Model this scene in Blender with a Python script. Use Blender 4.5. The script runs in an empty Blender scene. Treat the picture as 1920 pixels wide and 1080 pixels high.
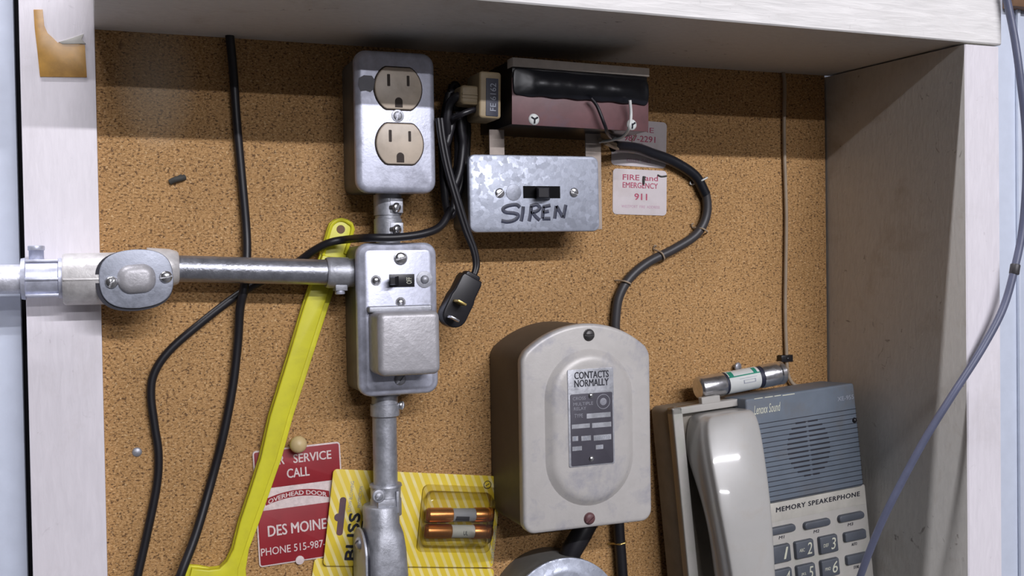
import bpy, bmesh, math, random
from mathutils import Vector, Matrix
random.seed(7)
sc = bpy.context.scene
COL = sc.collection
R = math.radians

# ------------------------------------------------------------------ camera
# board coordinates are millimetres: a = right, b = up, c = out of the back panel (world X = a, Z = b, Y = -c)
CAM_C = 790.0
FPX = 1980.0
YAW, PITCH, ROLL = R(21.4), R(1.2), R(0.9)
fw = Vector((math.sin(YAW)*math.cos(PITCH), math.cos(YAW)*math.cos(PITCH), -math.sin(PITCH)))
rt = Vector((math.cos(YAW), -math.sin(YAW), 0))
up = rt.cross(fw)
rt2 = math.cos(ROLL)*rt - math.sin(ROLL)*up
up2 = math.sin(ROLL)*rt + math.cos(ROLL)*up
cam = bpy.data.objects.new('camera', bpy.data.cameras.new('camera'))
COL.objects.link(cam)
m = Matrix.Identity(4)
for i in range(3):
    m[i][0] = rt2[i]; m[i][1] = up2[i]; m[i][2] = -fw[i]
m[1][3] = -CAM_C*0.001
cam.matrix_world = m
cam.data.sensor_width = 36
cam.data.lens = FPX/1920*36
cam.data.clip_start = 0.02
cam.data.clip_end = 50
sc.camera = cam

# ------------------------------------------------------------------ world and lamps
w = bpy.data.worlds.new('room_light'); sc.world = w
w.use_nodes = True
wn = w.node_tree.nodes; wl = w.node_tree.links
wn['Background'].inputs[1].default_value = 1.0
_tc = wn.new('ShaderNodeTexCoord'); _sx = wn.new('ShaderNodeSeparateXYZ'); wl.new(_tc.outputs['Generated'], _sx.inputs[0])
_cr = wn.new('ShaderNodeValToRGB'); _mr = wn.new('ShaderNodeMapRange'); _mr.inputs['From Min'].default_value = -1; _mr.inputs['From Max'].default_value = 1
wl.new(_sx.outputs['X'], _mr.inputs['Value']); wl.new(_mr.outputs[0], _cr.inputs[0])
_e = _cr.color_ramp.elements; _e[0].position = .2; _e[0].color = (.022, .021, .022, 1); _e[1].position = .8; _e[1].color = (.150, .147, .160, 1)
wl.new(_cr.outputs[0], wn['Background'].inputs[0])
def tube_light(name, x, y, z, length, power, wid=0.045):
    l = bpy.data.lights.new(name, 'AREA'); l.shape = 'RECTANGLE'
    l.size = length; l.size_y = wid; l.energy = power; l.color = (0.95, 0.94, 1.0)
    o = bpy.data.objects.new(name, l); COL.objects.link(o)
    o.location = (x, y, z)
    d = Vector((0.3, -0.05, 0.0)) - Vector((0.3, y, z))
    o.rotation_euler = d.to_track_quat('-Z', 'Y').to_euler()
    return o
LZ = 1.47
tube_light('ceiling_tube_near', 0.85, -0.165-2.92, LZ, 2.4, 87)
tube_light('ceiling_tube_far', 0.85, -0.165-5.65, LZ, 2.4, 60)
tube_light('ceiling_tube_overhead', -0.75, -0.165-0.225, 2.25, 2.4, 60)

vs = sc.view_settings
sc.display_settings.display_device = 'sRGB'
vs.view_transform = 'Standard'; vs.look = 'None'; vs.gamma = 1; vs.use_curve_mapping = False
vs.exposure = 0.0

# ------------------------------------------------------------------ frames and picking
class Frame:
    def __init__(s, o=(0, 0, 0), rot=0.0, tilt=0.0, turn=0.0):
        s.M = Matrix.Translation(Vector(o)) @ Matrix.Rotation(R(rot), 4, 'Z') @ Matrix.Rotation(R(tilt), 4, 'X') @ Matrix.Rotation(R(turn), 4, 'Y')
        s.I = s.M.inverted()
    def __call__(s, a, b, c):
        return s.M @ Vector((a, b, c))
    def pix(s, px, py, c=0.0):
        d = fw + rt2*((px-960)/FPX) - up2*((py-540)/FPX)
        o = s.I @ Vector((0, 0, CAM_C))
        dd = s.I.to_3x3() @ Vector((d.x, d.z, -d.y))
        t = (c-o.z)/dd.z
        q = o + dd*t
        return (q.x, q.y)
F0 = Frame()
def P(px, py, c=0.0, F=F0):
    q = F.pix(px, py, c); return (q[0], q[1], c)
def rectpx(x0, y0, x1, y1, c, F=F0):
    ym = (y0+y1)/2; xm = (x0+x1)/2
    return F.pix(x0, ym, c)[0], F.pix(x1, ym, c)[0], F.pix(xm, y1, c)[1], F.pix(xm, y0, c)[1]

# ------------------------------------------------------------------ mesh helper
def catmull(pts, n=8):
    pts = [Vector(p) for p in pts]
    if len(pts) < 3: return pts
    out = []
    q = [pts[0]*2-pts[1]] + pts + [pts[-1]*2-pts[-2]]
    for i in range(1, len(q)-2):
        for k in range(n):
            t = k/n
            out.append(0.5*((2*q[i]) + (q[i+1]-q[i-1])*t + (2*q[i-1]-5*q[i]+4*q[i+1]-q[i+2])*t*t + (3*q[i]-q[i-1]-3*q[i+1]+q[i+2])*t**3))
    out.append(pts[-1])
    return out
def rrect(a0, a1, b0, b1, r, n=6):
    r = min(r, (a1-a0)/2-1e-3, (b1-b0)/2-1e-3)
    o = []
    for (cx, cy, s) in ((a1-r, b1-r, 0), (a0+r, b1-r, 90), (a0+r, b0+r, 180), (a1-r, b0+r, 270)):
        for k in range(n+1):
            t = R(s+90*k/n); o.append((cx+r*math.cos(t), cy+r*math.sin(t)))
    return o
def circ(a, b, r, n=32, ry=None):
    ry = r if ry is None else ry
    return [(a+r*math.cos(2*math.pi*k/n), b+ry*math.sin(2*math.pi*k/n)) for k in range(n)]
def area2(o):
    return sum(o[i][0]*o[(i+1) % len(o)][1]-o[(i+1) % len(o)][0]*o[i][1] for i in range(len(o)))
def inset(o, d):
    if abs(d) < 1e-9: return list(o)
    n = len(o); out = []
    for i in range(n):
        p0 = Vector(o[i-1]); p = Vector(o[i]); p1 = Vector(o[(i+1) % n])
        e0 = (p-p0); e1 = (p1-p)
        if e0.length < 1e-9: e0 = e1
        if e1.length < 1e-9: e1 = e0
        e0.normalize(); e1.normalize()
        n0 = Vector((-e0.y, e0.x)); n1 = Vector((-e1.y, e1.x))
        nn = n0+n1
        if nn.length < 1e-6: nn = n0
        nn.normalize(); k = max(0.4, nn.dot(n0))
        out.append(tuple(p+nn*(d/k)))
    return out
class MB:
    def __init__(s, F=F0): s.v = []; s.f = []; s.F = F
    def add(s, vs_, fs, F=None):
        F = F or s.F; b = len(s.v)
        s.v += [F(*p) for p in vs_]; s.f += [tuple(b+i for i in f) for f in fs]
        return s
    def loft(s, loops, cap0=True, cap1=True, closed=True):
        n = len(loops[0]); v = [p for l in loops for p in l]; f = []
        for k in range(len(loops)-1):
            for i in range(n if closed else n-1):
                j = (i+1) % n
                f.append((k*n+i, k*n+j, (k+1)*n+j, (k+1)*n+i))
        if cap0: f.append(tuple(range(n-1, -1, -1)))
        if cap1: f.append(tuple((len(loops)-1)*n+i for i in range(n)))
        return s.add(v, f)
    def slab(s, o, c0, c1, bev=0.0, back=0.0, steps=3):
        if area2(o) < 0: o = o[::-1]
        L = []
        if back:
            L.append([(x, y, c0) for x, y in inset(o, back)]); L.append([(x, y, c0+back) for x, y in o])
        else: L.append([(x, y, c0) for x, y in o])
        if bev:
            for k in range(steps+1):
                t = R(90*k/steps)
                L.append([(x, y, c1-bev+bev*math.sin(t)) for x, y in inset(o, bev*(1-math.cos(t)))])
        else: L.append([(x, y, c1) for x, y in o])
        return s.loft(L)
    def rings(s, o, prof):
        if area2(o) < 0: o = o[::-1]
        return s.loft([[(x, y, c) for x, y in inset(o, d)] for c, d in prof])
    def box(s, a0, a1, b0, b1, c0, c1, bev=0.0):
        if bev: return s.slab([(a0, b0), (a1, b0), (a1, b1), (a0, b1)], c0, c1, bev, bev, 2)
        return s.slab([(a0, b0), (a1, b0), (a1, b1), (a0, b1)], c0, c1)
    def tube(s, pts, r, n=12, sm=8, flat=1.0):
        pts = catmull(pts, sm) if sm else [Vector(p) for p in pts]
        rs = r if isinstance(r, (list, tuple)) else None
        L = []; t0 = (pts[1]-pts[0]).normalized()
        u = t0.orthogonal().normalized() if abs(t0.z) > .9 else t0.cross(Vector((0, 0, 1))).normalized()
        N = len(pts)
        for i, p in enumerate(pts):
            t = (pts[min(i+1, N-1)]-pts[max(i-1, 0)]).normalized()
            u = (u-t*u.dot(t)).normalized(); v = t.cross(u)
            rr = r if rs is None else rs[0]+(rs[1]-rs[0])*i/(N-1)
            L.append([tuple(p+(u*math.cos(2*math.pi*k/n)+v*math.sin(2*math.pi*k/n)*flat)*rr) for k in range(n)])
        return s.loft(L)
    def lathe(s, p0, p1, prof, n=32):
        p0 = Vector(p0); d = Vector(p1)-p0; Ln = d.length; d.normalize()
        u = d.orthogonal().normalized(); v = d.cross(u); L = []
        for t, r in prof:
            q = p0+d*(t*Ln); r = max(r, 1e-3)
            L.append([tuple(q+(u*math.cos(2*math.pi*k/n)+v*math.sin(2*math.pi*k/n))*r) for k in range(n)])
        return s.loft(L)
    def cyl(s, p0, p1, r, bev=0.0, n=28):
        Ln = (Vector(p1)-Vector(p0)).length
        if bev:
            b = bev/Ln
            return s.lathe(p0, p1, [(0, r-bev), (b*.3, r-bev*.3), (b, r), (1-b, r), (1-b*.3, r-bev*.3), (1, r-bev)], n)
        return s.lathe(p0, p1, [(0, r), (1, r)], n)
    def dome(s, a, b, c, r, h, n=24, flatk=0.0):
        L = []
        for k in range(7):
            t = R(90*k/6.001)
            L.append([(a+r*math.cos(t)*math.cos(2*math.pi*i/n), b+r*math.cos(t)*math.sin(2*math.pi*i/n), c+h*math.sin(t)) for i in range(n)])
        return s.loft(L)
    def build(s, name, mat, parent=None, smooth=40, sub=0):
        me = bpy.data.meshes.new(name)
        off = Vector((0, 0, 0))
        if parent is not None: off = Vector(parent['_o'])
        me.from_pydata([(p.x*.001-off.x, -p.z*.001-off.y, p.y*.001-off.z) for p in s.v], [], s.f)
        bm = bmesh.new(); bm.from_mesh(me)
        bmesh.ops.remove_doubles(bm, verts=bm.verts, dist=1e-7)
        bmesh.ops.recalc_face_normals(bm, faces=bm.faces)
        lim = R(smooth)
        for f in bm.faces: f.smooth = True
        for e in bm.edges:
            if len(e.link_faces) == 2 and e.calc_face_angle(0) > lim: e.smooth = False
        bm.to_mesh(me); bm.free()
        if mat: me.materials.append(mat)
        o = bpy.data.objects.new(name, me); COL.objects.link(o)
        if parent is not None:
            o.parent = parent
        o['_o'] = tuple(off)
        if sub:
            md = o.modifiers.new('smooth', 'SUBSURF'); md.levels = sub; md.render_levels = sub
        return o
ROOTS = []
def thing(name, label, cat, at, group=None):
    o = bpy.data.objects.new(name, None); COL.objects.link(o)
    o.empty_display_size = 0.01
    o.location = (at[0]*.001, -at[2]*.001, at[1]*.001); o['_o'] = tuple(o.location)
    o['label'] = label; o['category'] = cat
    if group: o['group'] = group
    ROOTS.append(o); return o
def tag(o, label, cat, group=None, kind=None):
    o['label'] = label; o['category'] = cat
    if group: o['group'] = group
    if kind: o['kind'] = kind
    return o
def recentre(o):
    """put the origin of a single-mesh thing at its middle"""
    vsx = [v.co for v in o.data.vertices]
    c = sum(vsx, Vector())/len(vsx)
    o.data.transform(Matrix.Translation(-c)); o.location = c
    return o
def struct(o): o['kind'] = 'structure'; return o
def text(name, body, rect, mat, parent, F=F0, c=0.0, bold=0.0, shear=0.0, quarter=0, h=0.12, spacing=1.0, pixels=True, label=None, arc=None):
    """lettering laid on a surface; rect = left, top, right, bottom in photo pixels, or a0,a1,b0,b1 when pixels is False"""
    cu = bpy.data.curves.new('lettering', 'FONT'); cu.body = body; cu.size = 1.0
    cu.shear = shear; cu.extrude = 0.0; cu.space_character = spacing; cu.resolution_u = 3
    o = bpy.data.objects.new('lettering', cu); COL.objects.link(o)
    me = bpy.data.meshes.new_from_object(o)
    bpy.data.objects.remove(o); bpy.data.curves.remove(cu)
    vs_ = [Vector((v.co.x, v.co.y)) for v in me.vertices]
    fs = [tuple(p.vertices) for p in me.polygons]
    bpy.data.meshes.remove(me)
    for _ in range(quarter): vs_ = [Vector((-v.y, v.x)) for v in vs_]
    x0 = min(v.x for v in vs_); x1 = max(v.x for v in vs_); y0 = min(v.y for v in vs_); y1 = max(v.y for v in vs_)
    a0, a1, b0, b1 = rectpx(*rect, c, F) if pixels else rect
    mb = MB(F); V = []
    for v in vs_:
        u = (v.x-x0)/max(x1-x0, 1e-6); q = (v.y-y0)/max(y1-y0, 1e-6)
        bb = b0+(b1-b0)*q
        if arc: bb += arc*(1-(2*u-1)**2)
        V.append((a0+(a1-a0)*u, bb, c))
    if bold:
        dd = bold*abs((a1-a0) if quarter % 2 else (b1-b0))*2.2
        VV = []; FF = []
        for k_, (da, db) in enumerate(((-dd, 0), (dd, 0), (0, dd*.6), (0, -dd*.6))):
            off_ = len(VV); VV += [(x+da, y+db, z+k_*.012) for x, y, z in V]; FF += [tuple(off_+i for i in f) for f in fs]
        V, fs = VV, FF
    mb.add(V, fs)
    mb.v = [p for p in mb.v]
    # give it a little thickness
    nrm = (F(0, 0, 1)-F(0, 0, 0))*h
    bmx = bmesh.new(); bv = [bmx.verts.new(p) for p in mb.v]
    for f in fs:
        try: bmx.faces.new([bv[i] for i in f])
        except ValueError: pass
    r = bmesh.ops.extrude_face_region(bmx, geom=list(bmx.faces))
    for e in r['geom']:
        if isinstance(e, bmesh.types.BMVert): e.co += nrm
    bmx.verts.index_update()
    out = MB(); out.v = [v.co.copy() for v in bmx.verts]; out.f = [tuple(v.index for v in f.verts) for f in bmx.faces]
    bmx.free()
    ob = out.build(name, mat, parent, smooth=20)
    if label: ob['label'] = label
    return ob

# ------------------------------------------------------------------ materials
MATS = {}
def nodes(name):
    mt = bpy.data.materials.new(name); mt.use_nodes = True
    nt = mt.node_tree; return mt, nt, nt.nodes['Principled BSDF']
def ramp(nt, src, stops, interp='LINEAR'):
    r = nt.nodes.new('ShaderNodeValToRGB'); r.color_ramp.interpolation = interp
    e = r.color_ramp.elements
    while len(e) > 1: e.remove(e[-1])
    e[0].position = stops[0][0]; e[0].color = (*stops[0][1], 1)
    for p, c in stops[1:]:
        x = e.new(p); x.color = (*c, 1)
    nt.links.new(src, r.inputs[0]); return r.outputs[0]
def coords(nt, scale=(1, 1, 1)):
    t = nt.nodes.new('ShaderNodeTexCoord'); mp = nt.nodes.new('ShaderNodeMapping')
    mp.inputs['Scale'].default_value = scale
    g = nt.nodes.new('ShaderNodeNewGeometry')
    nt.links.new(g.outputs['Position'], mp.inputs[0]); return mp.outputs[0]
def noise(nt, vec, scale, detail=4, rough=.6, dist=0.0):
    n = nt.nodes.new('ShaderNodeTexNoise'); n.inputs['Scale'].default_value = scale; n.inputs['Detail'].default_value = detail
    n.inputs['Roughness'].default_value = rough; n.inputs['Distortion'].default_value = dist
    nt.links.new(vec, n.inputs['Vector']); return n.outputs[0]
def mix(nt, fac, a, b, mode='MIX'):
    x = nt.nodes.new('ShaderNodeMix'); x.data_type = 'RGBA'; x.blend_type = mode
    for val, idx in ((fac, 0), (a, 6), (b, 7)):
        if isinstance(val, (int, float)): x.inputs[idx].default_value = val
        elif isinstance(val, tuple): x.inputs[idx].default_value = (*val, 1)
        else: nt.links.new(val, x.inputs[idx])
    return x.outputs[2]
def bump(nt, bs, src, dist, strength=.5):
    b = nt.nodes.new('ShaderNodeBump'); b.inputs['Distance'].default_value = dist; b.inputs['Strength'].default_value = strength
    nt.links.new(src, b.inputs['Height']); nt.links.new(b.outputs[0], bs.inputs['Normal'])
def simple(name, col, rough=.5, metal=0.0, var=0.12, vscale=60, spec=.5, dirt=None, dscale=35, damt=.35, bmp=0.0, bscale=300, coat=0.0):
    mt, nt, bs = nodes(name)
    v = coords(nt)
    n = noise(nt, v, vscale)
    lo = tuple(c*(1-var) for c in col); hi = tuple(min(1, c*(1+var)) for c in col)
    c = ramp(nt, n, [(.3, lo), (.7, hi)])
    if dirt:
        f = ramp(nt, noise(nt, v, dscale, 6, .65, .3), [(.5, (0, 0, 0)), (.72, (damt, damt, damt))])
        c = mix(nt, f, c, dirt)
    nt.links.new(c, bs.inputs['Base Color'])
    bs.inputs['Roughness'].default_value = rough; bs.inputs['Metallic'].default_value = metal
    bs.inputs['Specular IOR Level'].default_value = spec
    if coat: bs.inputs['Coat Weight'].default_value = coat; bs.inputs['Coat Roughness'].default_value = .06
    if bmp: bump(nt, bs, noise(nt, v, bscale, 3), bmp)
    return mt

def particle_board():
    mt, nt, bs = nodes('particle_board')
    v = coords(nt); v2 = coords(nt, (1, 1, 1.7))
    base = ramp(nt, noise(nt, v2, 480, 6, .85), [(.32, (.14, .066, .022)), (.44, (.36, .195, .072)), (.54, (.54, .32, .135)), (.68, (.80, .54, .29))])
    big = ramp(nt, noise(nt, v, 11, 5, .7), [(.3, (.84, .82, .78)), (.7, (1.1, 1.09, 1.08))])
    c = mix(nt, 1.0, base, big, 'MULTIPLY')
    fl = noise(nt, coords(nt, (.75, 1, 1.35)), 620, 2, .5, .5)
    c = mix(nt, ramp(nt, fl, [(.57, (0, 0, 0)), (.64, (.85, .85, .85))]), c, (.085, .040, .018))
    fl2 = noise(nt, coords(nt, (1.2, 1, .9)), 330, 2, .5, .3)
    c = mix(nt, ramp(nt, fl2, [(.62, (0, 0, 0)), (.68, (.8, .8, .8))]), c, (.11, .055, .025))
    fl3 = noise(nt, coords(nt, (.8, 1, 1.2)), 540, 2, .5, .2)
    c = mix(nt, ramp(nt, fl3, [(.62, (0, 0, 0)), (.70, (.6, .6, .6))]), c, (.86, .62, .34))
    sp = ramp(nt, noise(nt, v, 80, 3, .5), [(.71, (0, 0, 0)), (.76, (.6, .6, .6))])
    c = mix(nt, sp, c, (.12, .06, .025))
    # soft pale grey blotch near the upper left
    g = nt.nodes.new('ShaderNodeNewGeometry')
    q = P(292, 150)
    d = nt.nodes.new('ShaderNodeVectorMath'); d.operation = 'SUBTRACT'; nt.links.new(g.outputs['Position'], d.inputs[0]); d.inputs[1].default_value = (q[0]*.001, 0, q[1]*.001)
    s_ = nt.nodes.new('ShaderNodeVectorMath'); s_.operation = 'MULTIPLY'; nt.links.new(d.outputs[0], s_.inputs[0]); s_.inputs[1].default_value = (1/.030, 0, 1/.052)
    l_ = nt.nodes.new('ShaderNodeVectorMath'); l_.operation = 'LENGTH'; nt.links.new(s_.outputs[0], l_.inputs[0])
    blotch = ramp(nt, l_.outputs['Value'], [(0, (.42, .42, .42)), (.5, (.25, .25, .25)), (1, (0, 0, 0))])
    c = mix(nt, blotch, c, (.66, .60, .48))
    nt.links.new(c, bs.inputs['Base Color']); bs.inputs['Roughness'].default_value = .72; bs.inputs['Specular IOR Level'].default_value = .25
    bump(nt, bs, noise(nt, v2, 500, 4, .7), .0004, .35)
    return mt
def painted_wood(name, col, grain=(1, 1, 1), dirt=.3, gs=160, gc=.12):
    mt, nt, bs = nodes(name)
    v = coords(nt, grain); v1 = coords(nt)
    g = noise(nt, v, gs, 5, .6, .6)
    c = ramp(nt, g, [(.3, tuple(x*(1-gc) for x in col)), (.6, col), (.75, tuple(min(1, x*(1+gc*.5)) for x in col))])
    smear = ramp(nt, noise(nt, v1, 14, 6, .7, .8), [(.55, (0, 0, 0)), (.8, (dirt, dirt, dirt))])
    c = mix(nt, smear, c, (.36, .29, .21))
    mk = ramp(nt, noise(nt, v1, 75, 5, .6, 1.4), [(.66, (0, 0, 0)), (.72, (dirt, dirt, dirt))])
    c = mix(nt, mk, c, (.12, .09, .07))
    nt.links.new(c, bs.inputs['Base Color']); bs.inputs['Roughness'].default_value = .5; bs.inputs['Specular IOR Level'].default_value = .4
    bump(nt, bs, g, .0006, .5)
    return mt
def zinc(name, col=(.52, .53, .57), rough=.38, metal=.75, spangle=0.0, bmp=.00025):
    mt, nt, bs = nodes(name)
    v = coords(nt)
    n = noise(nt, v, 110, 6, .7)
    c = ramp(nt, n, [(.3, tuple(x*.78 for x in col)), (.7, tuple(min(1, x*1.15) for x in col))])
    if spangle:
        vo = nt.nodes.new('ShaderNodeTexVoronoi'); vo.inputs['Scale'].default_value = 260
        wob = nt.nodes.new('ShaderNodeVectorMath'); wob.operation = 'ADD'
        nz = nt.nodes.new('ShaderNodeTexNoise'); nz.inputs['Scale'].default_value = 180; nt.links.new(v, nz.inputs['Vector'])
        sc_ = nt.nodes.new('ShaderNodeVectorMath'); sc_.operation = 'SCALE'; sc_.inputs['Scale'].default_value = .008; nt.links.new(nz.outputs['Color'], sc_.inputs[0])
        nt.links.new(v, wob.inputs[0]); nt.links.new(sc_.outputs[0], wob.inputs[1]); nt.links.new(wob.outputs[0], vo.inputs['Vector'])
        se = nt.nodes.new('ShaderNodeSeparateColor'); nt.links.new(vo.outputs['Color'], se.inputs[0])
        sp = ramp(nt, se.outputs[0], [(0, tuple(x*(1-spangle) for x in col)), (1, tuple(min(1, x*(1+spangle*1.2)) for x in col))])
        c = mix(nt, .65, c, sp)
        rr = ramp(nt, se.outputs[1], [(0, (rough*.8,)*3), (1, (min(1, rough*1.35),)*3)])
        nt.links.new(rr, bs.inputs['Roughness'])
    else:
        rr = ramp(nt, n, [(.3, (rough*.8,)*3), (.7, (min(1, rough*1.3),)*3)])
        nt.links.new(rr, bs.inputs['Roughness'])
    nt.links.new(c, bs.inputs['Base Color']); bs.inputs['Metallic'].default_value = metal
    bump(nt, bs, noise(nt, v, 500, 4), bmp, .4)
    return mt
def stripe_card():
    """yellow card with slanting pale stripes"""
    mt, nt, bs = nodes('yellow_card')
    g = nt.nodes.new('ShaderNodeNewGeometry'); se = nt.nodes.new('ShaderNodeSeparateXYZ'); nt.links.new(g.outputs['Position'], se.inputs[0])
    m1 = nt.nodes.new('ShaderNodeMath'); m1.operation = 'MULTIPLY_ADD'; m1.inputs[1].default_value = .36
    nt.links.new(se.outputs['Z'], m1.inputs[0]); nt.links.new(se.outputs['X'], m1.inputs[2])
    m2 = nt.nodes.new('ShaderNodeMath'); m2.operation = 'MULTIPLY'; m2.inputs[1].default_value = 1/.0068; nt.links.new(m1.outputs[0], m2.inputs[0])
    m3 = nt.nodes.new('ShaderNodeMath'); m3.operation = 'FRACT'; nt.links.new(m2.outputs[0], m3.inputs[0])
    st = ramp(nt, m3.outputs[0], [(0, (1, 1, 1)), (.30, (1, 1, 1)), (.36, (0, 0, 0)), (.94, (0, 0, 0)), (1, (1, 1, 1))])
    amt = ramp(nt, noise(nt, coords(nt), 40, 3), [(.35, (.35, .35, .35)), (.65, (.8, .8, .8))])
    c = mix(nt, mix(nt, 1.0, st, amt, 'MULTIPLY'), (.80, .60, .045), (.92, .84, .50))
    nt.links.new(c, bs.inputs['Base Color']); bs.inputs['Roughness'].default_value = .4
    return mt
def clear_plastic():
    mt, nt, bs = nodes('clear_plastic')
    tr = nt.nodes.new('ShaderNodeBsdfTransparent'); tr.inputs[0].default_value = (.86, .85, .80, 1)
    gl = nt.nodes.new('ShaderNodeBsdfGlossy'); gl.inputs['Roughness'].default_value = .18
    mx = nt.nodes.new('ShaderNodeMixShader'); fr = nt.nodes.new('ShaderNodeFresnel'); fr.inputs[0].default_value = 1.45
    ad = nt.nodes.new('ShaderNodeMath'); ad.operation = 'ADD'; ad.inputs[1].default_value = .06; nt.links.new(fr.outputs[0], ad.inputs[0])
    nt.links.new(ad.outputs[0], mx.inputs[0]); nt.links.new(tr.outputs[0], mx.inputs[1]); nt.links.new(gl.outputs[0], mx.inputs[2])
    nt.links.new(mx.outputs[0], nt.nodes['Material Output'].inputs[0])
    nt.nodes.remove(bs)
    return mt

M = dict(
    board=particle_board(),
    stile=painted_wood('white_painted_wood', (.80, .76, .80), (1, 1, .16), .16, 260, .07),
    lumber=painted_wood('white_painted_lumber', (.86, .84, .82), (.10, 1, 1), .14, 300, .14),
    inner=painted_wood('dirty_painted_board', (.66, .64, .60), (.5, 1, .3), .62, 300, .08),
    wall=simple('pale_blue_wall_paint', (.60, .65, .76), .55, var=.04, bmp=.0003, bscale=90),
    zinc=zinc('zinc_plate', (.60, .62, .73), .42, .45), covermetal=zinc('grey_cast_cover', (.34, .36, .42), .45, .5), zincdull=zinc('dull_cast_zinc', (.42, .43, .47), .45, .6, 0, .0004),
    galv=zinc('galvanised_spangle', (.43, .46, .54), .47, .45, .14), emt=zinc('galvanised_conduit', (.36, .37, .41), .32, .75, 0, .0006), emtlit=zinc('lit_conduit', (.78, .79, .88), .4, .4, 0, .0006), castlight=simple('pale_cast_metal', (.66, .64, .63), .42, .25, .12, 120, dirt=(.35, .33, .33), dscale=70, damt=.6, bmp=.0005, bscale=350), strip=simple('cream_strip_wood', (.74, .66, .58), .6, var=.15), patch=simple('grey_patch', (.17, .17, .19), .6),
    steel=zinc('bright_steel', (.68, .68, .70), .22, .95), darksteel=zinc('dark_steel', (.08, .075, .075), .4, .5),
    boxside=simple('grey_box_side', (.19, .185, .17), .5, .3, dirt=(.1, .08, .06)),
    cast=simple('cast_aluminium', (.47, .46, .48), .45, .35, .10, 90, dirt=(.30, .29, .30), dscale=60, damt=.7, bmp=.0004, bscale=400),
    relay=simple('silver_grey_enamel', (.56, .535, .51), .40, .1, .05, 90, dirt=(.30, .30, .36), dscale=45, damt=.7, bmp=.00012, bscale=700),
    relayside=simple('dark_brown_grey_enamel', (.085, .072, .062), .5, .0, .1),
    black=simple('black_rubber', (.012, .011, .014), .42, spec=.5), blackgloss=simple('black_tape', (.010, .011, .016), .3, spec=.5, bmp=.0012, bscale=45),
    blacksoft=simple('black_plastic', (.014, .013, .016), .32), greycord=simple('grey_black_cable', (.045, .042, .045), .45),
    ivory=simple('aged_ivory_plastic', (.56, .47, .37), .38, dirt=(.22, .15, .09), damt=.4), slot=simple('dark_slot', (.035, .022, .016), .7),
    tan=simple('tan_rubber', (.34, .26, .15), .5, dirt=(.12, .08, .04), damt=.6),
    yellow=simple('yellow_plastic', (.70, .66, .03), .38, var=.05, dirt=(.30, .24, .05), dscale=25, damt=.35),
    card=stripe_card(), cardplain=simple('yellow_card_plain', (.80, .66, .03), .4, var=.04),
    red=simple('red_enamel', (.30, .018, .026), .4, var=.08), pinkwhite=simple('faded_white_ink', (.72, .60, .58), .5, var=.15, vscale=300),
    sticker=simple('sticker_paper', (.66, .60, .61), .6, var=.05, dirt=(.45, .36, .32), damt=.4), redink=simple('faded_red_ink', (.42, .07, .13), .6, var=.3, vscale=500),
    pinkink=simple('pale_pink_ink', (.52, .30, .40), .6), copper=simple('copper_cap', (.62, .27, .09), .3, .85, .2),
    label=simple('white_label', (.66, .68, .66), .5, var=.06), green=simple('green_print', (.02, .26, .17), .5), ink=simple('black_ink', (.02, .02, .03), .6),
    navy=simple('dark_blue_band', (.022, .024, .045), .5), greyink=simple('grey_ink', (.32, .34, .40), .6),
    maroon=simple('dark_maroon_panel', (.135, .058, .062), .5, var=.2, dirt=(.10, .09, .13), dscale=20, damt=.7), wood=simple('bare_pale_strip', (.42, .35, .30), .6, var=.2),
    phonebase=simple('shaded_phone_base', (.20, .175, .14), .5, var=.15), mattblack=simple('matt_black', (.008, .008, .009), .85, spec=.15), phone=simple('ivory_phone_plastic', (.46, .44, .41), .35, var=.03, dirt=(.32, .36, .27), dscale=50, damt=.4), handset=simple('glossy_ivory_plastic', (.47, .46, .44), .30, var=.03, coat=.6, dirt=(.40, .34, .28), dscale=60, damt=.25),
    grille=simple('slate_grey_plastic', (.135, .165, .205), .45, var=.08, dirt=(.14, .12, .10), dscale=30, damt=.5), groove=simple('groove_black', (.012, .012, .02), .6),
    key=simple('grey_key_plastic', (.085, .095, .115), .42), keytext=simple('cream_print', (.62, .62, .50), .5), cream=simple('cream_strip', (.50, .48, .43), .4),
    plate=zinc('nameplate_metal', (.55, .56, .60), .35, .5), darkplate=simple('dark_nameplate_field', (.085, .08, .10), .4, .2), platefield=simple('worn_nameplate_print', (.30, .30, .34), .5),
    pin=simple('turned_wood_knob', (.62, .47, .24), .45), tape=simple('brown_aged_tape', (.55, .29, .055), .35, var=.2, vscale=90, dirt=(.30, .13, .02), damt=.6), gasket=simple('black_gasket', (.01, .01, .02), .5),
    beige=simple('beige_wire', (.36, .28, .20), .5), bluegrey=simple('blue_grey_cable', (.115, .125, .19), .35), marker=simple('black_marker', (.035, .04, .07), .5, var=.4, vscale=200),
    brass=simple('brass', (.62, .46, .16), .35, .8), debris=simple('dark_dirt', (.05, .05, .045), .7), clear=clear_plastic(), brown=simple('brown_wood', (.16, .08, .035), .6), gap=simple('dark_gap', (.008, .007, .012), .8),
)

# ------------------------------------------------------------------ setting
aR = P(1552, 480)[0]                      # inner face of the right board
FD = 165.0                                # depth of shelf and right board
aS0 = F0.pix(48, 540, 9)[0]; aS1 = F0.pix(189, 540, 9)[0]
zl = F0.pix(175, 55)[1]; zr = F0.pix(1548, 142)[1]
mb = MB(); mb.box(aS1-6, aR-1.8, -420, zl+30, -16, 0)
struct(mb.build('wall_back', M['board']))
# left upright, thin board
mb = MB(); mb.box(aS0, aS1, -420, 330, -14, 9, .8)
struct(mb.build('trim_1', M['stile']))
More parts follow.
